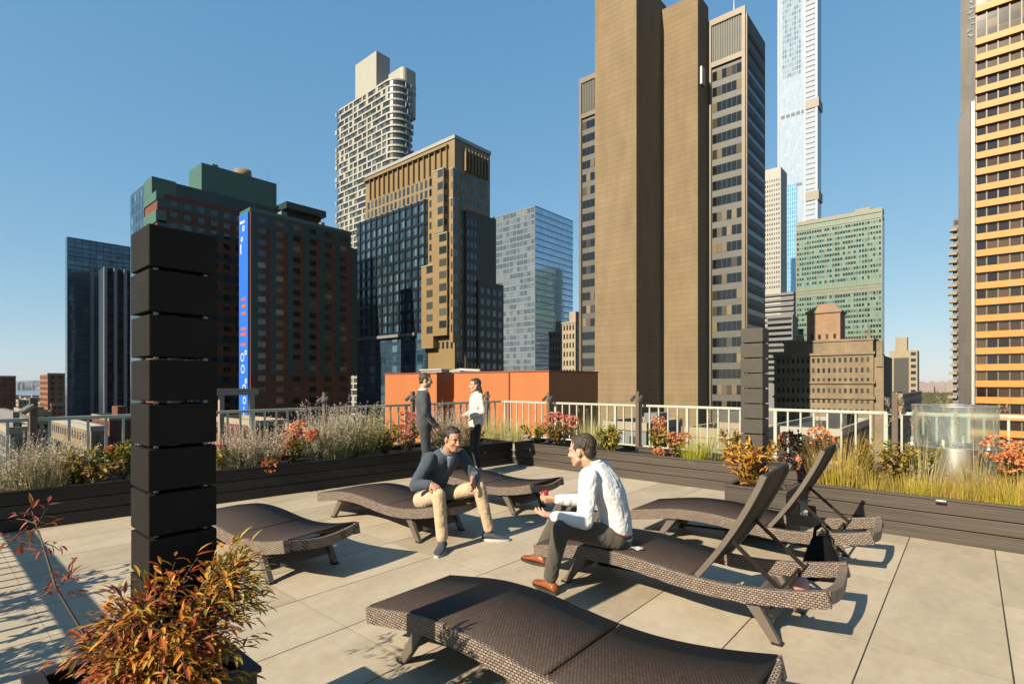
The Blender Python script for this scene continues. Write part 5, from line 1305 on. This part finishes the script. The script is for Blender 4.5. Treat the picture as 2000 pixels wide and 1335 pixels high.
def person(label, base, J, skin, hair, hairstyle, top, trouser, shoe, extra=None, fit=1.0, female=False):
    base = Vector(base); V = lambda k: Vector(J[k])
    if 'rot' in J:                                    # turn the whole pose about its base
        RM = Matrix.Rotation(R(J['rot']), 3, 'Z'); K = {}
        for k, v in J.items():
            if k in ('toeL', 'toeR', 'fwdH', 'look', 'up'): K[k] = RM @ Vector(v)
            elif k in ('handL', 'handR'): K[k] = (RM @ Vector(v[0]), RM @ Vector(v[1]))+tuple(v[2:])
            elif isinstance(v, tuple): K[k] = base+RM @ (Vector(v)-base)
            else: K[k] = v
        J = K
    hl, hr_, sl_, sr = V('hipL'), V('hipR'), V('shL'), V('shR')
    hc = (hl+hr_)/2; sc = (sl_+sr)/2; spine = (sc-hc); rh = (hr_-hl).normalized(); rs = (sr-sl_).normalized()
    fh = Vector(J['fwdH']).normalized(); fs = rs.cross(spine.normalized())*-1; fs = spine.normalized().cross(rs)
    if fs.dot(fh) < 0: fs = -fs
    hd_c = V('head'); nk = sc+spine.normalized()*.05
    k = .9 if female else 1.0
    def torso(mb, ex, lo, hi):
        rings = []
        prof = ((-.16, .135, .095), (.0, .165*(1.02 if female else 1), .115), (.2, .158*k, .108), (.42, .150*k*(.92 if female else 1), .102), (.66, .168*k, .112), (.84, .178*k, .108), (.96, .172*k, .092), (1.04, .125*k, .075), (1.11, .07, .06))
        for t, hw, hd in prof:
            if t < lo or t > hi: continue
            tt = min(max(t, 0), 1); r = (rh*(1-tt)+rs*tt).normalized(); f = (fh*(1-tt)+fs*tt); ax = spine.normalized(); f = (f-r*f.dot(r)).normalized()
            bow = fs*(-.035*math.sin(math.pi*tt))*J.get('hunch', 0)
            rings.append(ell_ring(hc+spine*t+bow, r, f, hw+ex, hd+ex, 24, 2.3))
        mb.loft(rings)
    body = MB(); torso(body, -.012, -.2, 1.2); Mh, P = head_pieces(body, hd_c, J['look'], J.get('up', (0, 0, 1)))
    body.capsule(nk-spine.normalized()*.06, P(0, -.022, -.06), .062*k, .054*k, 16)
    for s in 'LR':
        body.capsule(V('sh'+s), V('el'+s), .046*k, .037*k); body.capsule(V('el'+s), V('wr'+s), .037*k, .026*k)
        body.capsule(V('hip'+s), V('kn'+s), .075, .05); body.capsule(V('kn'+s), V('an'+s), .05, .034)
        hd = J['hand'+s]; hand(body, V('wr'+s), hd[0], hd[1], hd[2], hd[3] if len(hd) > 3 else .45)
    o = solid(body, "person", skin, .0046, None, base, 3); tag(o, label, "person")
    # hair, eyes, mouth
    hb = MB()
    hb.ellipsoid(P(0, -.026, .045), (.081, .090, .082), Mh, 24, 16); hb.ellipsoid(P(0, -.065, -.012), (.066, .040, .056), Mh); hb.ellipsoid(P(0, .028, .088), (.052, .040, .026), Mh)
    for s in (-1, 1): hb.ellipsoid(P(s*.066, .0, .035), (.014, .030, .036), Mh)
    if hairstyle == 'long':
        for q in range(9):
            a = -1.25+2.5*q/8; x = .075*math.sin(a); y = -.055-.035*math.cos(a); hb.capsule(P(x, y+.02, .02), P(x*1.05, y-.015, -.13), .026, .026); hb.capsule(P(x*1.05, y-.015, -.13), P(x*.8, y-.02, -.30), .026, .014)
    solid(hb, "hair", hair, .005, o, base, 1, .007, 55)
    for s in (-1, 1):
        e = MB(); e.ellipsoid(P(s*.030, .0765, -.002)-base, (.0125, .0095, .0085), Mh, 14, 10); eo = e.build("eye", M_eyew, o, True)
        e = MB(); e.ellipsoid(P(s*.0305, .0845, -.002)-base, (.0065, .004, .0065), Mh, 10, 8); e.build("iris", M_iris, eo, True)
        e = MB(); e.tube([P(s*.014, .086, .019)-base, P(s*.032, .087, .026)-base, P(s*.048, .078, .020)-base], [.0035, .0045, .002], 6); e.build("eyebrow", hair, o, True)
    e = MB(); e.tube([P(-.022, .078, -.067)-base, P(-.008, .0875, -.0655)-base, P(.008, .0875, -.0655)-base, P(.022, .078, -.067)-base], [.002, .006, .006, .002], 8); e.build("lips", M_lip, o, True)
    # clothes
    tb = MB(); torso(tb, .013*fit, -.05 if not J.get('untuck') else -.2, 1.12)
    for s in 'LR':
        tb.capsule(V('sh'+s)-spine.normalized()*.01, V('el'+s), .064*k*fit, .053*k*fit, 16); tb.capsule(V('el'+s), V('wr'+s)-(V('wr'+s)-V('el'+s)).normalized()*.02, .053*k*fit, .037*k*fit, 16)
    tb.loft([ell_ring(nk-spine.normalized()*.03, rs, fs, .076*k, .072*k), ell_ring(nk+spine.normalized()*.012, rs, fs, .067*k, .066*k)])
    solid(tb, top[0], top[1], .007, o, base, 4, J.get('fold', .0065), 12)
    cb = MB(); ring_a = ell_ring(nk-spine.normalized()*.0+fs*.006, rs, fs, .070*k, .070*k); ring_b = ell_ring(nk+spine.normalized()*.034+fs*.012, rs, fs, .063*k, .063*k)
    n = len(ring_a); cb.loft([ring_a, ring_b], False); q = MB(); q.add([Vector(v)-base for v in cb.v], cb.f); oc = q.build("collar", top[2], o, True); sd_ = oc.modifiers.new("t", 'SOLIDIFY'); sd_.thickness = .006; sd_.offset = 1
    if J.get('vee'):                                   # shirt showing in the open neck
        q = MB(); vs = []
        for i in range(9):
            tt = .74+.37*i/8; hd_ = .112-.004*i if tt < .97 else .092-.17*(tt-.97); bow = -.035*math.sin(math.pi*min(tt, 1))*J.get('hunch', 0)
            f = (fh*(1-min(tt, 1))+fs*min(tt, 1)); r = rs; f = (f-r*f.dot(r)).normalized(); c = hc+spine*tt+fs*bow+f*(hd_+.020)-base; ww = .048*(i/8)
            vs += [c-r*ww-f*ww*.25, c+f*.004, c+r*ww-f*ww*.25]
        q.add(vs, [(3*i+j, 3*i+j+1, 3*i+j+4, 3*i+j+3) for i in range(8) for j in (0, 1)]); vo = q.build("shirt_front", top[2], o, True); m_ = vo.modifiers.new("t", 'SOLIDIFY'); m_.thickness = .008
    pb = MB(); torso(pb, .010, -.2, .12)
    for s in 'LR':
        pb.capsule(V('hip'+s), V('kn'+s), .096*(.9 if female else 1), .066*(.88 if female else 1), 16)
        a, b_ = V('kn'+s), V('an'+s); pb.capsule(a, b_+(a-b_).normalized()*.035, .066*(.88 if female else 1), .056*(.75 if female else 1), 16)
    solid(pb, "trousers", trouser, .008, o, base, 4, .005, 10)
    if J.get('belt'):
        bb = MB(); r = rh; f = fh
        a = ell_ring(hc+spine*.055, r, f, .184, .133, 28, 2.3); b2 = ell_ring(hc+spine*.12, r, f, .183, .133, 28, 2.3); bb.loft([[v-base for v in a], [v-base for v in b2]], False); bo = bb.build("belt", J['belt'], o, True); m_ = bo.modifiers.new("t", 'SOLIDIFY'); m_.thickness = .006; m_.offset = 1
    for s in 'LR':
        an = V('an'+s); td = Vector(J['toe'+s]); td.z = 0; td.normalize(); sd2 = td.cross(Vector((0, 0, 1))); gz = base.z; sc_ = .88 if female else 1
        sh = MB(); rings = []
        for t, hw, h in ((-.075, .022, .055), (-.06, .036, .085), (-.01, .040, .100), (.05, .042, .085), (.10, .048, .062), (.15, .047, .050), (.19, .034, .042), (.208, .014, .032)):
            c = Vector((an.x, an.y, gz))+td*t*sc_; rings.append([c+sd2*(hw*sc_*math.cos(a))+Vector((0, 0, .022+(h-.022)*(.5+.5*math.sin(a)))) for a in [2*math.pi*i/16 for i in range(16)]])
        sh.loft(rings); sh.capsule(an+Vector((0, 0, -.01)), an+Vector((0, 0, .03)), .040*sc_, .042*sc_)
        so_ = solid(sh, "shoe", shoe[0], .006, o, base, 2)
        sb = MB(); up_ = []; lo_ = []
        for a in [2*math.pi*i/24 for i in range(24)]:
            t = .067+.148*math.cos(a); hw = .047*math.copysign(abs(math.sin(a))**.8, math.sin(a))*(1-.18*(t < .02))
            p = Vector((an.x, an.y, gz))+td*t*sc_+sd2*hw*sc_-base; lo_.append(p+Vector((0, 0, .001))); up_.append(p+Vector((0, 0, .024)))
        sb.loft([lo_, up_]); sb.build("sole", shoe[1], so_, False)
    return o
SK1 = skinmat("fair_skin", (.385, .222, .145)); SK2 = skinmat("tan_skin", (.32, .162, .098))
HB = mat("brown_hair", (.075, .042, .022), .55, 0, .3, 40, .6, 90); HD = mat("dark_brown_hair", (.03, .018, .012), .5, 0, .3, 40, .6, 90)
C_suit = clothmat("charcoal_suit_cloth", (.07, .076, .085), .3); C_suitp = clothmat("charcoal_trouser_cloth", (.048, .050, .056), .35)
C_navy = clothmat("navy_jacket_cloth", (.062, .084, .11), .45); C_khaki = clothmat("khaki_cotton", (.62, .46, .29), .55)
C_white = clothmat("white_shirt_cotton", (.9, .89, .87), .6, .02); C_taupe = clothmat("grey_taupe_wool", (.105, .088, .068), .4); C_blackp = clothmat("black_trouser_cloth", (.022, .020, .019), .35)
C_blouse = clothmat("ivory_blouse_silk", (.74, .68, .60), .6, .03); C_chk = clothmat("blue_check_collar", (.22, .25, .33), .2, .3)
L_brown = mat("tan_shoe_leather", (.42, .12, .03), .35, 0, .12, 12); L_dark = mat("dark_shoe_leather", (.02, .017, .015), .35, 0, .12); L_sneak = mat("slate_sneaker_knit", (.065, .075, .095), .8, 0, .2, 60); R_white = mat("white_rubber_sole", (.72, .70, .66), .6, 0, .05); R_dark = mat("dark_sole", (.04, .03, .025), .7, 0, .05)
L_nude = mat("pale_shoe_leather", (.55, .45, .36), .4, 0, .1)
M_belt = mat("brown_belt_leather", (.16, .05, .02), .4, 0, .1)
# standing man in a dark suit
X, Y = -6.62, 5.47
person("man standing in a dark charcoal suit with white collar, turned towards the woman", (X, Y, 0), dict(
    hipL=(X-.10, Y, .92), hipR=(X+.10, Y, .92), knL=(X-.12, Y+.05, .50), knR=(X+.11, Y+.02, .50), anL=(X-.13, Y-.02, .10), anR=(X+.12, Y-.06, .10), toeL=(-.2, 1, 0), toeR=(.25, 1, 0),
    shL=(X-.19, Y-.03, 1.43), shR=(X+.19, Y-.02, 1.43), elL=(X-.26, Y-.04, 1.14), elR=(X+.27, Y-.02, 1.14), wrL=(X-.20, Y+.16, .93), wrR=(X+.20, Y+.17, .93), rot=-34, fwdH=(0, 1, 0), head=(X+.01, Y+.02, 1.645), look=(.12, 1, -.06),
    handL=((.25, .55, -.75), (.9, 0, .1), 1, .5), handR=((-.2, .55, -.8), (-.9, 0, .1), -1, .5), untuck=True), SK1, HB, 'short', ("suit_jacket", C_suit, C_white), C_suitp, (L_dark, R_dark), fit=1.08)
# standing woman
X, Y = -6.70, 6.72
person("woman standing with long dark hair, white blouse and black trousers", (X, Y, 0), dict(
    hipL=(X+.09, Y, .90), hipR=(X-.09, Y, .90), knL=(X+.09, Y-.04, .49), knR=(X-.08, Y-.02, .49), anL=(X+.10, Y+.03, .09), anR=(X-.10, Y+.06, .09), toeL=(.3, -1, 0), toeR=(-.1, -1, 0),
    shL=(X+.165, Y+.02, 1.37), shR=(X-.165, Y+.02, 1.37), elL=(X+.24, Y+.05, 1.10), elR=(X-.23, Y+.04, 1.10), wrL=(X+.12, Y-.16, 1.02), wrR=(X-.12, Y-.19, 1.01), rot=-26, fwdH=(0, -1, 0), head=(X, Y-.02, 1.565), look=(-.05, -1, -.04),
    handL=((-.45, -.8, .0), (-.6, .3, .6), -1, .5), handR=((.4, -.8, -.1), (.6, .3, .6), 1, .5), untuck=True), SK1, HD, 'long', ("blouse", C_blouse, C_blouse), C_blackp, (L_nude, R_dark), fit=1.15, female=True)
# seated man in navy
person("man in navy jacket and khaki trousers sitting on a lounger, elbows on his knees", (-4.0, 3.6, 0), dict(
    hipR=(-4.27, 3.50, .40), hipL=(-4.27, 3.70, .40), knR=(-3.82, 3.33, .535), knL=(-3.74, 3.80, .55), anR=(-3.80, 3.36, .10), anL=(-3.70, 3.90, .10), toeR=(.55, -.83, 0), toeL=(.80, .60, 0),
    shR=(-4.02, 3.39, .865), shL=(-3.98, 3.76, .87), elR=(-4.10, 3.27, .60), elL=(-3.86, 3.86, .64), wrR=(-3.90, 3.31, .635), wrL=(-3.74, 3.71, .66), fwdH=(.9, 0, .45), head=(-3.86, 3.55, 1.045), look=(.97, -.16, -.16), up=(.25, 0, 1), hunch=1.0, vee=True,
    handR=((.85, .15, -.45), (-.2, .25, -1), 1, .5), handL=((.5, -.5, -.7), (-.6, -.4, -.4), -1, .55), untuck=True), SK2, HD, 'short', ("jacket", C_navy, C_chk), C_khaki, (L_sneak, R_white), fit=1.08)
# seated man in white shirt
HEAD = 1.05
person("man in white shirt and grey trousers sitting on a raised lounger holding a red cup", (-2.2, 3.5, 0), dict(
    hipL=(-2.02, 3.51, .445), hipR=(-2.11, 3.70, .445), knL=(-2.25, 3.13, .545), knR=(-2.64, 3.70, .535), anL=(-2.43, 3.24, .10), anR=(-2.87, 3.67, .10), toeL=(-.9, .25, 0), toeR=(-1, .05, 0),
    shL=(-2.109, 3.275, 0.927), shR=(-2.215, 3.657, 0.927), elL=(-2.088, 3.201, 0.609), elR=(-2.332, 3.625, 0.646), wrL=(-2.332, 3.148, 0.614), wrR=(-2.502, 3.413, 0.672), fwdH=(-.85, -.35, .3), head=(-2.242, 3.392, 1.086), look=(-.98, -.14, -.14), up=(-.12, 0, 1), hunch=1.3,
    handL=((-.95, -.05, .08), (0, 0, 1), 1, .28), handR=((-.80, -.55, -.05), (-.3, .6, .5), -1, .75), belt=M_belt, fold=.0045), SK1, HB, 'short', ("shirt", C_white, C_white), C_taupe, (L_brown, R_dark), fit=1.14)
t = empty("cup", (-2.599, 3.392, .646), 0, "small red cup held in the right hand of the man in the white shirt", "cup")
M_red = mat("red_cup_plastic", (.55, .035, .025), .35, 0, .05)
mb = MB()
def ringc(r, z, n=24): return [(r*math.cos(2*math.pi*i/n), r*math.sin(2*math.pi*i/n), z) for i in range(n)]
mb.loft([ringc(.024, 0), ringc(.032, .08), ringc(.030, .08), ringc(.022, .006)], True); mb.build("cup_body", M_red, t, True)
mb = MB(); mb.tube([(0.0326*math.cos(a), .0326*math.sin(a), .08) for a in [2*math.pi*i/20 for i in range(21)]], .0022, 6, False); mb.build("rim", M_red, t, True)
# ================================================================== LIGHT, SKY, CAMERA
AZ = R(3.5); EL = R(32.5)           # sunlight travels towards +Y and a little +X
w = bpy.data.worlds.new("World"); scene.world = w; w.use_nodes = True
N, L = w.node_tree.nodes, w.node_tree.links
sky = N.new("ShaderNodeTexSky"); sky.sky_type = 'NISHITA'; sky.sun_disc = False; sky.sun_elevation = EL
sky.sun_rotation = math.pi+AZ       # the sun stands behind the camera, to the left
sky.altitude = 100; sky.air_density = 1.0; sky.dust_density = .2; sky.ozone_density = 4.0
bg = N["Background"]; bg.inputs[1].default_value = SKY_STRENGTH; 
# the photo's sky is a little flatter and greener than the model's: one power and gain per channel, same in every direction
sp_ = N.new("ShaderNodeSeparateColor"); cb_ = N.new("ShaderNodeCombineColor"); L.new(sky.outputs[0], sp_.inputs[0])
for i, (g_, k_) in enumerate(((.74, 1.33), (.50, 2.24), (.34, 3.32))):
    a_ = N.new("ShaderNodeMath"); a_.operation = 'POWER'; a_.inputs[1].default_value = g_; L.new(sp_.outputs[i], a_.inputs[0])
    b_ = N.new("ShaderNodeMath"); b_.operation = 'MULTIPLY'; b_.inputs[1].default_value = k_; L.new(a_.outputs[0], b_.inputs[0]); L.new(b_.outputs[0], cb_.inputs[i])
L.new(cb_.outputs[0], bg.inputs[0])
sd = bpy.data.lights.new("sun", 'SUN'); sd.energy = SUN_STRENGTH; sd.angle = R(.5); sd.color = (1.0, .885, .69)
so = bpy.data.objects.new("sun", sd); col.objects.link(so)
v = Vector((math.sin(AZ)*math.cos(EL), math.cos(AZ)*math.cos(EL), -math.sin(EL)))
so.rotation_euler = v.to_track_quat('-Z', 'Y').to_euler(); so.location = (-5, -20, 30)
cd_ = bpy.data.cameras.new("camera"); cam = bpy.data.objects.new("camera", cd_); col.objects.link(cam)
cam.location = (0, 0, HC); cam.rotation_euler = (R(90), 0, YAW)
cd_.sensor_width = 36; cd_.lens = 36*F/2000; cd_.shift_y = (H-667.5)/2000; cd_.clip_start = .05; cd_.clip_end = 60000
scene.camera = cam
scene.view_settings.view_transform = 'Standard'; scene.view_settings.look = 'None'; scene.view_settings.exposure = EXPOSURE; scene.view_settings.gamma = 1
scene.render.film_transparent = False
# thin city air: far towers and the horizon pale a little
hz, nt, b = newmat("city_air"); nt.nodes.remove(b); pv = nt.nodes.new("ShaderNodeVolumePrincipled"); pv.inputs["Color"].default_value = (.80, .88, 1.0, 1); pv.inputs["Density"].default_value = HAZE; pv.inputs["Anisotropy"].default_value = .2
nt.links.new(pv.outputs[0], nt.nodes["Material Output"].inputs["Volume"])
if HAZE:
    mb = MB(); mb.box(-9400, 9400, -3000, 9800, GZ-1.5, 432); o = mb.build("haze", hz); tag(o, "thin city air", "haze", kind="stuff")
scene.cycles.max_bounces = 8; scene.cycles.transparent_max_bounces = 16
